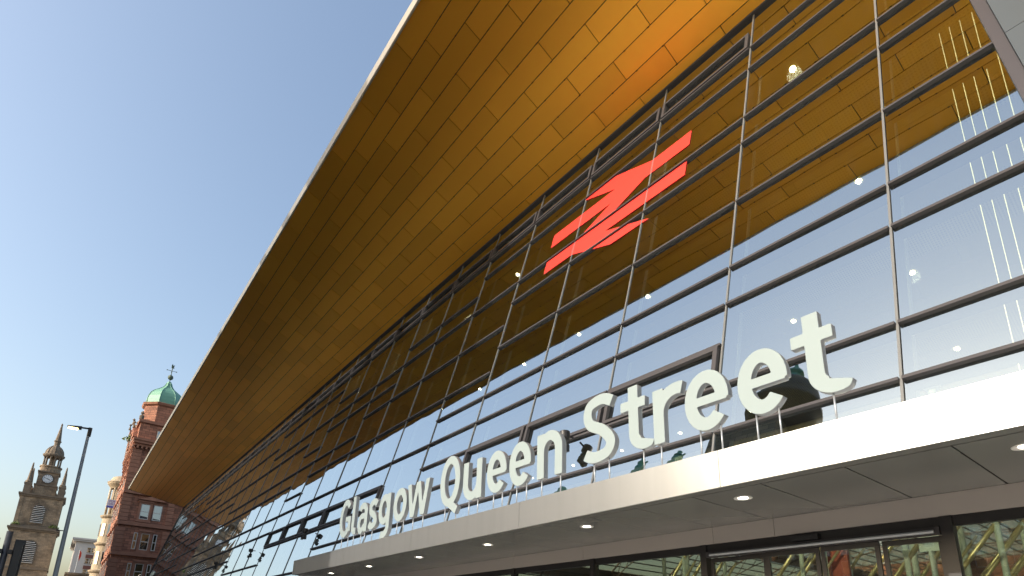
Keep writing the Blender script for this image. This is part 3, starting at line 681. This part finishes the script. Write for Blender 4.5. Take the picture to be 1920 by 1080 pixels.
# ------------------------------------------------------------------ red sandstone block
RB = thing('red_sandstone_building', 'ornate red sandstone block with green domed corner turret', 'building', (-119, 14, -.16))
mb = MB(); mb.box(-126, -108, 5.6, 45, -.16, 31.2); part('wall', mb, REDST, RB)
for z0, z1, d in ((5.2, 5.6, .35), (8.0, 8.5, .3), (12.5, 13.1, .4), (17.3, 17.9, .35), (22.4, 23.0, .5), (25.8, 26.2, .3), (30.4, 30.8, .45), (30.8, 31.25, .8), (31.25, 31.6, 1.0)):
    mb = MB(); mb.box(-126.2, -108 + d, 5.6 - d * .45, 45, z0, z1); part('string_course', mb, REDTR, RB)
mb = MB()
for i in range(60): mb.box(-108, -107.35, 5.2 + i * .62, 5.45 + i * .62, 29.95, 30.38)
for i in range(27): mb.box(-125.5 + i * .64, -125.2 + i * .64, 5.3, 5.6, 29.95, 30.38)
part('dentil_course', mb, REDTR, RB, kind='stuff')
for y0, y1 in ((5.35, 6.7), (11.9, 12.9), (18.6, 19.6)):
    for z0, z1 in ((0, 5.1), (5.65, 12.4), (13.15, 17.2), (17.95, 22.3), (23.05, 29.9)):
        mb = MB(); n_c = int((z1 - z0) / .62)
        for i in range(n_c): mb.box(-108, -107.76, y0, y1, z0 + i * .62 + .03, z0 + i * .62 + .6)
        part('pilaster', mb, REDTR, RB)
for g0 in (0, 6.0, 12.2):
    for z0, z1 in ((18.5, 21.0),):
        window(RB, '+X', 8.2 + g0, 9.45 + g0, z0, z1, -108, trim=REDTR); window(RB, '+X', 9.75 + g0 + .25, 11.0 + g0 + .2, z0, z1, -108, sill=True, trim=None)
    for z0, z1 in ((13.6, 16.25), (8.9, 11.4), (23.6, 26.0)):
        window(RB, '+X', 8.0 + g0, 8.55 + g0, z0, z1, -108); window(RB, '+X', 9.05 + g0, 10.2 + g0, z0, z1, -108, trim=REDTR); window(RB, '+X', 10.7 + g0, 11.25 + g0, z0, z1, -108)
    mb = MB(); mb.prism([(7.6 + g0, 21.62), (11.6 + g0, 21.62), (9.6 + g0, 22.38)], lambda a, b: (-108, a, b), lambda a, b: (-107.45, a, b)); part('pediment', mb, REDTR, RB)
# street front: canted bays, balconies, gables and chimneys, seen end-on
for i in range(4):
    x = -111.2 - 3.9 * i; y = 5.6
    for z0, z1 in ((6.0, 12.2), (13.3, 17.1), (18.2, 22.2), (23.3, 25.6)):
        mb = MB(); mb.prism([(x - 1.5, y), (x - .9, y - .2), (x + .9, y - .2), (x + 1.5, y)], lambda a, b: (a, b, z0), lambda a, b: (a, b, z1)); part('bay', mb, REDST, RB)
        window(RB, '-Y', x - .55, x + .55, z0 + .8, z1 - .6, y - .205)
        mb = MB(); mb.prism([(x - 1.8, y), (x - 1.1, y - .36), (x + 1.1, y - .36), (x + 1.8, y)], lambda a, b: (a, b, z1), lambda a, b: (a, b, z1 + .45)); part('bay_cornice', mb, REDTR, RB)
    for z in (12.0, 16.9, 22.0, 26.2, 28.4):
        mb = MB(); mb.box(x + 1.65, x + 2.15, 5.3, 5.58, z - 1.2, z); mb.box(x + 1.6, x + 2.25, 5.2, 5.56, z + .003, z + .35); mb.cyl((x + 1.9, 5.38, z + .35), (x + 1.9, 5.38, z + .95), .18, .05, 8); part('corbel', mb, REDTR, RB)
    h = (33.6, 35.2, 33.2, 36.4)[i % 4]
    mb = MB(); mb.box(x - 1.3, x + 1.3, 5.2, 6.6, 31.6, h - 1.2); mb.prism([(x - 1.6, h - 1.2), (x + 1.6, h - 1.2), (x, h + .8)], lambda a, b: (a, 5.05, b), lambda a, b: (a, 6.7, b)); part('gable', mb, REDST, RB)
    mb = MB(); mb.cyl((x, 5.0, h + .7), (x, 5.0, h + 1.5), .22, .06, 8); mb.lathe(x, 5.0, [(.05, h + 1.4), (.24, h + 1.65), (.05, h + 1.9)], 8); part('finial', mb, BLONDTR, RB)
    window(RB, '-Y', x - .5, x + .5, 31.9, h - 1.5, 5.2)
    if i % 2 == 0:
        mb = MB(); mb.box(x - 3.1, x - 2.1, 5.8, 8.2, 31.5, h + 2.0); mb.box(x - 3.25, x - 1.95, 5.65, 8.35, h + 2.0, h + 2.35)
        for q in range(4): mb.cyl((x - 2.6, 6.1 + q * .55, h + 2.35), (x - 2.6, 6.1 + q * .55, h + 3.0), .16, .13, 8)
        part('chimney', mb, REDTR, RB)
mb = MB(); mb.hexa([(-125.5, 6.8, 31.4), (-108.9, 6.8, 31.4), (-108.9, 44, 31.4), (-125.5, 44, 31.4), (-123, 12, 36.5), (-114, 12, 36.5), (-114, 40, 36.5), (-123, 40, 36.5)]); part('roof', mb, SLATE, RB)
# corner turret
TX, TY, A8 = -111.2, 8.75, PI / 8
mb = MB(); mb.box(TX - 3.1, TX + 3.1, TY - 3.05, TY + 3.05, 31.6, 34.6); part('turret_base', mb, REDST, RB)
mb = MB(); mb.box(TX - 3.4, TX + 3.4, TY - 3.35, TY + 3.35, 34.6, 35.1); part('turret_cornice', mb, REDTR, RB)
mb = MB(); mb.lathe(TX, TY, [(3.0, 35.1), (3.0, 38.2)], 8, A8); part('turret_drum', mb, REDST, RB)
mb = MB(); mb.lathe(TX, TY, [(3.0, 38.2), (3.35, 38.4), (3.5, 38.75), (3.1, 38.9)], 8, A8); part('turret_cornice', mb, REDTR, RB)
mb = MB(); mb.lathe(TX, TY, [(3.0, 38.9), (3.02, 39.6), (2.9, 40.3), (2.6, 41.0), (2.1, 41.6), (1.5, 42.05), (.95, 42.5), (.6, 43.0), (.4, 43.6), (.3, 43.9)], 8, A8); dome = part('dome', mb, COPPER, RB)
for i in range(8):
    a = A8 + PI / 4 * i; pr = [(3.03, 39.0), (3.05, 39.6), (2.93, 40.3), (2.63, 41.0), (2.13, 41.6), (1.53, 42.05), (.98, 42.5), (.63, 43.0), (.42, 43.6)]
    mb = MB(); mb.tube([(TX + r_ * math.cos(a), TY + r_ * math.sin(a), z) for r_, z in pr], .05, 6); part('dome_rib', mb, COPPER, dome)
mb = MB(); mb.cyl((TX, TY, 43.8), (TX, TY, 46.6), .07); mb.lathe(TX, TY, [(.08, 44.3), (.36, 44.5), (.46, 44.8), (.36, 45.1), (.08, 45.3)], 12)
mb.cyl((TX, TY - .75, 46.1), (TX, TY + .75, 46.1), .045, n=6); mb.cyl((TX - .75, TY, 46.1), (TX + .75, TY, 46.1), .045, n=6)
for q in (-.75, .75): mb.lathe(TX, TY + q, [(.03, 46.0), (.11, 46.1), (.03, 46.2)], 6)
mb.prism([(-.15, 46.6), (.3, 46.65), (.2, 46.95), (.32, 47.3), (.05, 47.15), (-.05, 47.45), (-.2, 47.2)], lambda a, b: (TX - .04, TY + a, b), lambda a, b: (TX + .04, TY + a, b))
part('weathervane', mb, mat('weathered_bronze', (.09, .12, .09), .6, .4), RB)
window(RB, '+X', 8.3, 9.2, 32.3, 33.6, TX + 3.1)
for dx_, dy_ in ((3.1, -3.1), (3.1, 3.1), (-3.1, -3.1)):
    mb = MB(); mb.lathe(TX + dx_, TY + dy_, [(.35, 35.1), (.35, 35.7), (.12, 35.9), (.3, 36.15), (.1, 36.5)], 8); part('urn', mb, BLONDTR, RB)
# ------------------------------------------------------------------ cream building with rounded bay
CB = thing('cream_corner_building', 'cream stone building with round columned corner bay', 'building', (-158, 12, -.16))
mb = MB(); mb.box(-178, -150, 8.5, 40, -.16, 32.0); part('wall', mb, CREAM, CB)
BX, BY = -150.5, 7.0
mb = MB(); mb.lathe(BX, BY, [(2.2, 0), (2.2, 24.2)], 24); part('round_bay', mb, CREAM, CB, False)
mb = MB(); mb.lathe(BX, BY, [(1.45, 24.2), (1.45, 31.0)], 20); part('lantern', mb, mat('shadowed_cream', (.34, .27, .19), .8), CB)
for z in (12.4, 18.2, 24.2):
    mb = MB(); mb.lathe(BX, BY, [(2.25, z), (2.6, z + .3), (2.7, z + .6), (2.2, z + .8)], 24); part('ring_cornice', mb, CREAM, CB)
mb = MB(); mb.lathe(BX, BY, [(1.9, 31.0), (2.1, 31.3), (2.6, 31.9), (2.8, 32.4), (2.4, 32.6), (1.9, 33.6), (1.0, 34.0)], 24); part('crown_cornice', mb, CREAM, CB)
for i in range(10):
    a = 2 * PI * i / 10; mb = MB(); mb.cyl((BX + 1.95 * math.cos(a), BY + 1.95 * math.sin(a), 24.9), (BX + 1.95 * math.cos(a), BY + 1.95 * math.sin(a), 31.1), .22, .18, 8); part('column', mb, CREAM, CB, True)
for z0 in (8.5, 14.2, 20.2):
    for a in (-.25, -.85, -1.5):
        c_, s_ = math.cos(a), math.sin(a); ctr = Vector((BX + 2.2 * c_, BY + 2.2 * s_, 0)); tx, ty = -s_, c_; mb = MB()
        q = lambda uu, dd, zz: (ctr.x + tx * uu + c_ * dd, ctr.y + ty * uu + s_ * dd, zz)
        mb.hexa([q(-.4, -.1, z0), q(.4, -.1, z0), q(.4, .06, z0), q(-.4, .06, z0), q(-.4, -.1, z0 + 2.8), q(.4, -.1, z0 + 2.8), q(.4, .06, z0 + 2.8), q(-.4, .06, z0 + 2.8)])
        w = part('window', mb, SASH, CB); mb = MB()
        mb.hexa([q(-.33, .05, z0 + .1), q(.33, .05, z0 + .1), q(.33, .075, z0 + .1), q(-.33, .075, z0 + .1), q(-.33, .05, z0 + 2.7), q(.33, .05, z0 + 2.7), q(.33, .075, z0 + 2.7), q(-.33, .075, z0 + 2.7)]); part('pane', mb, WING, w)
# for-sale board fixed to it
FS = thing('for_sale_board', 'small white estate agent board reading FOR SALE beside the cream bay', 'sign', (-147.2, 5.8, 26.2))
mb = MB(); mb.box(-147.25, -147.15, 4.9, 6.7, 26.2, 28.0); part('board', mb, mat('board_white', (.68, .66, .70), .6), FS)
mb = MB(); mb.box(-147.148, -147.14, 4.92, 6.68, 26.22, 26.62); part('blue_band', mb, mat('board_blue', (.10, .10, .42), .6), FS)
mb = MB(); mb.cyl((-147.2, 6.7, 26.4), (-148.6, 8.4, 26.4), .05); mb.cyl((-147.2, 6.7, 27.8), (-148.6, 8.4, 27.8), .05); part('bracket', mb, STEEL, FS)
def words(txt, size, M, parent, world, rot, name='lettering'):
    fc = bpy.data.curves.new(name, 'FONT'); fc.body = txt; fc.size = size; fc.extrude = .004; fc.align_x = 'CENTER'
    o = bpy.data.objects.new(name, fc); COL.objects.link(o); me = bpy.data.meshes.new_from_object(o.evaluated_get(bpy.context.evaluated_depsgraph_get()))
    bpy.data.objects.remove(o); me.materials.clear(); me.materials.append(M); return link(name, me, parent, world, rot)
PUR = mat('board_purple', (.30, .05, .25), .6)
words('FOR', .62, PUR, FS, (-147.14, 5.8, 27.42), (PI / 2, 0, PI / 2)); words('SALE', .62, PUR, FS, (-147.14, 5.8, 26.86), (PI / 2, 0, PI / 2))
# ------------------------------------------------------------------ white building far down the street
WB = thing('white_building', 'plain white stone office block with brown window bands far down the street', 'building', (-228, 12, -.16))
mb = MB(); mb.box(-250, -220, 1.9, 26, -.16, 26.8); part('wall', mb, WHITEST, WB)
mb = MB(); mb.box(-250.5, -219.2, 1.1, 26.4, 26.8, 27.3); mb.box(-250.8, -218.9, .8, 26.7, 27.3, 27.8); part('cornice', mb, WHITEST, WB)
for i in range(3):
    for j in range(5):
        y0 = 5.0 + i * 5.2; z = 24.9 - j * 3.4
        mb = MB(); mb.box(-220, -219.85, y0, y0 + 3.4, z - 1.35, z - 2.55 + 1.15); mb.box(-220, -219.8, y0, y0 + 3.4, z - 3.0, z - 1.9); part('brown_panel', mb, mat('brown_panel', (.16, .06, .045), .6), WB)
        for q in range(3): window(WB, '+X', y0 + q * 1.13 + .04, y0 + q * 1.13 + 1.09, z - 1.3, z + .3, -219.99)
FL = thing('flag_pole', 'thin pole with a red flag in front of the white building', 'flag', (-200, 2.9, 15))
mb = MB(); mb.cyl((-200, 2.9, 15), (-200, 3.0, 22.4), .06); part('pole', mb, STEEL, FL)
mb = MB(); mb.prism([(3.05, 22.0), (3.5, 21.4), (3.55, 20.3), (3.25, 18.9), (3.05, 20.2)], lambda a, b: (-200, a, b), lambda a, b: (-199.96, a, b)); part('flag', mb, mat('flag_red', (.5, .04, .02), .8), FL)
LB = thing('low_stone_building', 'low brown stone building below the red flag', 'building', (-205, 8, -.16))
mb = MB(); mb.box(-212, -198, 1.2, 14, -.16, 15.0); mb.box(-212.4, -197.6, .8, 14.2, 15.0, 15.6); part('wall', mb, BLOND, LB)
for q in range(4): window(LB, '+X', 2.2 + q * 2.6, 3.6 + q * 2.6, 10.5, 13.5, -198)

# ------------------------------------------------------------------ church tower
CT = thing('church_tower', 'sooty sandstone church tower with clock, colonnade and obelisk spire', 'tower', (-235.8, -9.3, -.16))
KX, KY = -235.8, -9.3
def sq(z0, z1, h, mt=BLOND, nm='tower_stage'):
    mb = MB(); mb.box(KX - h, KX + h, KY - h, KY + h, z0, z1); return part(nm, mb, mt, CT)
sq(-.16, 29.6, 5.7); sq(29.6, 30.1, 6.1, BLONDTR, 'cornice'); sq(30.1, 30.6, 6.5, BLONDTR, 'cornice'); sq(30.6, 31.2, 5.9, BLONDTR, 'cornice')
sq(17.8, 18.5, 6.0, BLONDTR, 'cornice'); sq(31.2, 40.4, 5.3); sq(40.4, 40.9, 5.7, BLONDTR, 'cornice'); sq(40.9, 41.4, 6.0, BLONDTR, 'cornice')
for a in (-1, 1):
    for b in (-1, 1):
        for z0, z1, h in ((.2, 17.6, 5.7), (18.6, 29.5, 5.7), (31.25, 40.3, 5.3)):
            mb = MB(); mb.box(KX + a * h - .9 * (a > 0) - .0 * a, KX + a * h + .9 * (a < 0) + .0, KY + b * h - .9 * (b > 0), KY + b * h + .9 * (b < 0), z0, z1)
            v0 = MB(); cx2 = KX + a * (h - .35); cy2 = KY + b * (h - .35); v0.box(cx2 - .5, cx2 + .5, cy2 - .5, cy2 + .5, z0, z1); part('pilaster', v0, BLOND, CT)
sq(41.4, 44.8, 2.9); sq(44.8, 45.2, 3.1, BLONDTR, 'cornice'); sq(45.2, 49.3, 2.65); sq(49.3, 49.7, 2.95, BLONDTR, 'cornice')
mb = MB(); mb.lathe(KX, KY, [(2.75, 49.7), (2.75, 51.3), (3.0, 51.4), (3.0, 51.8)], 20); part('drum', mb, BLOND, CT)
for i in range(12):
    a = 2 * PI * (i + .5) / 12; x, y = KX + 2.25 * math.cos(a), KY + 2.25 * math.sin(a)
    mb = MB(); mb.cyl((x, y, 51.8), (x, y, 55.0), .24, .2, 8); mb.box(x - .3, x + .3, y - .3, y + .3, 54.7, 55.0); part('column', mb, BLONDTR, CT)
mb = MB(); mb.lathe(KX, KY, [(.8, 51.8), (.8, 55.0)], 12); part('core', mb, BLONDTR, CT)
mb = MB(); mb.lathe(KX, KY, [(2.55, 55.0), (2.9, 55.3), (3.0, 55.8), (2.5, 56.0), (2.4, 56.6), (2.15, 57.5), (1.6, 58.4), (.95, 59.0), (.85, 59.4)], 16); part('cupola', mb, BLONDTR, CT)
for i in range(8):
    a = 2 * PI * i / 8; mb = MB(); mb.tube([(KX + r_ * math.cos(a), KY + r_ * math.sin(a), z) for r_, z in ((2.45, 56.1), (2.45, 56.6), (2.2, 57.5), (1.66, 58.4), (1.0, 59.0))], .12, 6); part('cupola_rib', mb, BLONDTR, CT)
mb = MB(); mb.lathe(KX, KY, [(.75, 59.4), (.85, 60.4), (1.1, 60.8), (.85, 61.0), (.78, 61.3), (.22, 66.4), (.3, 66.6), (.1, 67.2)], 8); part('spire', mb, BLONDTR, CT)
for a in (-1, 1):
    for b in (-1, 1):
        x, y = KX + a * 4.35, KY + b * 4.35; mb = MB()
        mb.box(x - .85, x + .85, y - .85, y + .85, 41.4, 44.3); mb.box(x - 1.0, x + 1.0, y - 1.0, y + 1.0, 44.3, 44.8)
        mb.lathe(x, y, [(.95, 44.8), (.95, 45.3), (.62, 45.7), (.2, 51.2), (.05, 51.6)], 8, A8); part('pinnacle', mb, BLONDTR, CT)
for b in (-1, 1):                           # scroll buttresses at the clock stage
    mb = MB(); mb.prism([(2.9, 41.4), (3.7, 41.4), (3.6, 42.2), (3.0, 43.2), (2.9, 44.3)], lambda a, z: (KX + 2.4, KY + b * a, z), lambda a, z: (KX + 2.9, KY + b * a, z)); part('scroll', mb, BLONDTR, CT)
def disc(r, x, z, y=KY): return [(y + r * math.cos(2 * PI * i / 28), z + r * math.sin(2 * PI * i / 28)) for i in range(28)]
fx = KX + 2.65
mb = MB(); mb.prism(disc(1.5, fx, 47.2), lambda a, z: (fx, a, z), lambda a, z: (fx + .12, a, z)); clock = part('clock', mb, mat('clock_rim', (.03, .03, .03), .5), CT)
mb = MB(); mb.prism(disc(1.32, fx, 47.2), lambda a, z: (fx + .12, a, z), lambda a, z: (fx + .15, a, z)); part('dial', mb, mat('clock_dial', (.62, .66, .70), .5), clock)
mb = MB()
for i in range(12):
    a = 2 * PI * i / 12; c_, s_ = math.cos(a), math.sin(a)
    q = lambda r_, w_: (fx + .16, KY + r_ * c_ - w_ * s_, 47.2 + r_ * s_ + w_ * c_)
    mb.add([q(.9, -.06), q(1.22, -.06), q(1.22, .06), q(.9, .06)], [(0, 1, 2, 3)])
for a, L_, w_ in ((R(-25), .8, .09), (R(162), 1.1, .06)):
    c_, s_ = math.cos(a), math.sin(a); q = lambda r_, ww: (fx + .17, KY + r_ * c_ - ww * s_, 47.2 + r_ * s_ + ww * c_)
    mb.add([q(-.2, -w_), q(L_, -w_), q(L_, w_), q(-.2, w_)], [(0, 1, 2, 3)])
part('hands_and_marks', mb, BLACK, clock)
def louvre(z0, z1, w, x):
    arcp = [(KY - w, z0), (KY + w, z0)] + [(KY + w * math.cos(PI * i / 14), z1 - w + w * math.sin(PI * i / 14)) for i in range(15)]
    big = [(KY - w - .35, z0 - .3), (KY + w + .35, z0 - .3)] + [(KY + (w + .35) * math.cos(PI * i / 14), z1 - w + (w + .35) * math.sin(PI * i / 14)) for i in range(15)]
    mb = MB(); mb.prism(big, lambda a, z: (x, a, z), lambda a, z: (x + .15, a, z)); wdw = part('belfry_window', mb, BLONDTR, CT)
    mb = MB(); mb.prism(arcp, lambda a, z: (x + .15, a, z), lambda a, z: (x + .17, a, z)); part('opening', mb, mat('belfry_dark', (.02, .018, .016), .9), wdw)
    n_s = int((z1 - z0) / .55)
    for i in range(n_s):
        z = z0 + (i + .25) * (z1 - z0) / n_s; ww = w if z < z1 - w else math.sqrt(max(.05, w * w - (z - z1 + w) ** 2))
        mb = MB(); mb.hexa([(x + .18, KY - ww, z), (x + .48, KY - ww, z - .2), (x + .48, KY + ww, z - .2), (x + .18, KY + ww, z), (x + .18, KY - ww, z + .07), (x + .48, KY - ww, z - .13), (x + .48, KY + ww, z - .13), (x + .18, KY + ww, z + .07)]); part('slat', mb, LOUVRE, wdw)
louvre(32.4, 38.0, 1.5, KX + 5.3); louvre(19.8, 26.6, 1.6, KX + 5.7)
mb = MB()
for i in range(11): mb.cyl((KX + 5.75, KY - 1.6 + i * .32, 31.25), (KX + 5.75, KY - 1.6 + i * .32, 32.0), .1, .08, 6)
mb.box(KX + 5.6, KX + 5.9, KY - 1.8, KY + 1.8, 32.0, 32.2); part('balustrade', mb, BLONDTR, CT)

# ------------------------------------------------------------------ street lamp and traffic signal
LP = thing('street_lamp', 'tall grey street lamp with lit head against the sky', 'street lamp', (-30, -.15, -.16))
mb = MB(); mb.cyl((-30, -.15, -.16), (-30, -.15, 1.4), .14, .14, 14); mb.cyl((-30, -.15, 1.4), (-30, -.22, 9.8), .10, .055, 14); part('pole', mb, mat('lamp_post_paint', (.22, .255, .30), .4, .3, .08), LP, False)
mb = MB(); mb.cyl((-30, -.20, 9.6), (-30, -.20, 10.0), .075); mb.tube([(-30, -.16, 9.96), (-30, -.60, 9.93)], .04); part('arm', mb, FRAMEDK, LP)
mb = MB(); mb.hexa([(-30.12, -1.0, 9.86), (-29.88, -1.0, 9.86), (-29.86, -.5, 9.86), (-30.14, -.5, 9.86), (-30.08, -1.0, 9.91), (-29.92, -1.0, 9.91), (-29.9, -.5, 9.98), (-30.1, -.5, 9.98)]); part('lamp_head', mb, FRAMEDK, LP)
mb = MB(); mb.box(-30.1, -29.9, -.97, -.62, 9.82, 9.858); part('lens', mb, LAMPEM, LP)
mb = MB(); mb.cyl((-30, -.18, 5.4), (-30, -.40, 5.4), .02); mb.box(-30.05, -29.95, -.5, -.4, 5.37, 5.43); part('sensor_arm', mb, FRAMEDK, LP)
TL = thing('traffic_signal', 'black traffic signal seen from behind at the lower left', 'traffic signal', (-14.7, -.94, -.16))
mb = MB(); mb.cyl((-14.7, -.94, -.16), (-14.7, -.94, 3.34), .052, n=14); part('pole', mb, mat('signal_pole', (.05, .055, .065), .5, .3), TL, True)
for y0, y1 in ((-.83, -.66), (-1.42, -1.06)):
    mb = MB(); mb.box(-14.75, -14.73, y0, y1, 2.1, 3.2); part('backing_board', mb, BLACK, TL)
    mb = MB(); mb.box(-14.73, -14.56, y0 + .03, y1 - .03, 2.2, 3.12); mb.box(-14.72, -14.6, min(y1, -.9) - .0, max(y0, -.98), 2.9, 2.98)
    part('signal_head', mb, BLACK, TL)

# ------------------------------------------------------------------ buildings across the street, seen in the glass
def block(name, lab, x0, x1, y0, y1, h, M, wn=True, rows=5):
    t = thing(name, lab, 'building', ((x0 + x1) / 2, (y0 + y1) / 2, -.16))
    mb = MB(); mb.box(x0, x1, y0, y1, -.16, h); part('wall', mb, M, t)
    for z in (6.0, h * .5, h - 1.6):
        mb = MB(); mb.box(x0, x1, y1 + .002, y1 + .35, z, z + .5); part('string_course', mb, BLONDTR, t)
    mb = MB(); mb.box(x0, x1, y1 + .002, y1 + .8, h - .6, h + .2); part('cornice', mb, BLONDTR, t)
    mb = MB(); mb.box(x0 + .1, x1 - .1, y1 - .5, y1 - .1, h + .0, h + 1.0); part('parapet', mb, BLONDTR, t)
    n_w = int((x1 - x0) / 3.2); step = (x1 - x0) / n_w
    for r_ in range(rows):
        z = 7.2 + r_ * (h - 9.5) / rows
        for i in range(n_w):
            mb = MB(); xc = x0 + step * (i + .5); mb.box(xc - .75, xc + .75, y1 + .003, y1 + .06, z, z + 2.6); w = part('window', mb, SASH, t)
            mb = MB(); mb.box(xc - .65, xc + .65, y1 + .061, y1 + .075, z + .1, z + 2.5); part('pane', mb, WING, w)
    return t
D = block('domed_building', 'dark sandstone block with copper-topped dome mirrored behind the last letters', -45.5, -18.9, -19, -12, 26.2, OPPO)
DX, DY = -20.4, -14.6
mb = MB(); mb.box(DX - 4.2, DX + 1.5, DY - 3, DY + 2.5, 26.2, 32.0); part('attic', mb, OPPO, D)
mb = MB(); mb.lathe(DX, DY, [(2.6, 32.0), (2.6, 34.6), (3.0, 34.8), (3.0, 35.2), (2.5, 35.4), (2.45, 36.3), (2.15, 37.4), (1.6, 38.3), (.9, 39.0), (.6, 39.2)], 24); part('dome', mb, mat('dome_slate', (.065, .05, .038), .6, 0, .3, 2), D, True)
mb = MB(); mb.lathe(DX, DY, [(.5, 39.2), (.5, 39.9), (.75, 40.1), (.6, 40.5), (.25, 40.8), (.1, 41.6)], 10); part('dome_finial', mb, COPPER, D)
for x, y, hh in ((-31.5, -12.4, 31.6), (-27.6, -12.4, 31.4), (-41.8, -12.6, 30.6)):
    mb = MB(); mb.box(x - .5, x + .5, y - .45, y + .45, 26.4, 30.0); mb.lathe(x, y, [(.42, 30.0), (.5, 30.4), (.3, 30.8), (.42, hh - .6), (.2, hh - .25), (.22, hh - .05), (.05, hh)], 10); mb.cyl((x, y, hh - .8), (x + .7, y, hh - .5), .12, .07, 6); part('roof_statue', mb, COPPER, D)
block('opposite_terrace', 'long sandstone terrace across the street left of the domed one', -78, -45.6, -30, -12, 26.0, BLOND)
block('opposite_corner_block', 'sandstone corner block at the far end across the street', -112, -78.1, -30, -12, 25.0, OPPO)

# ------------------------------------------------------------------ weeds rooted in the old masonry
LEAF = mat('weed_leaf', (.09, .14, .03), .7, 0, .4, 3)
def weed(x, y, z, r, lab):
    t = thing('ledge_weed', lab, 'plant', (x, y, z), 'weeds growing on the old stonework')
    mb = MB()
    for i in range(110):
        a, b = random.uniform(0, 2 * PI), random.random() ** .6; p = Vector((x + r * b * math.cos(a), y + r * b * math.sin(a) * 1.3, z + r * random.uniform(0, 1.3) * (1.1 - b)))
        d = Vector((random.gauss(0, 1), random.gauss(0, 1), random.gauss(.3, 1))).normalized(); e = d.orthogonal().normalized() * r * .12; d = d * r * .22
        mb.add([p - d, p + e, p + d, p - e], [(0, 1, 2, 3)])
    part('leaves', mb, LEAF, t, kind='stuff')
    mb = MB(); mb.cyl((x, y, z - .1), (x, y, z + r * .8), .04, .02, 6); part('stem', mb, BLONDTR, t)
weed(-229.8, -14.0, 31.2, .9, 'small green weed on the left end of the tower ledge')
weed(-229.8, -4.6, 31.2, 1.1, 'bushy green weed on the right end of the tower ledge')
weed(-116.5, 5.1, 33.4, .9, 'yellow-green weed growing high on the red sandstone gables')
block('sky_block_terrace', 'unseen sandstone terrace added beyond the square to block the low sky', -100, 70, -110, -95, 24.0, BLOND, rows=4)  # out-of-view row, added to keep bright low sky out of the door glass
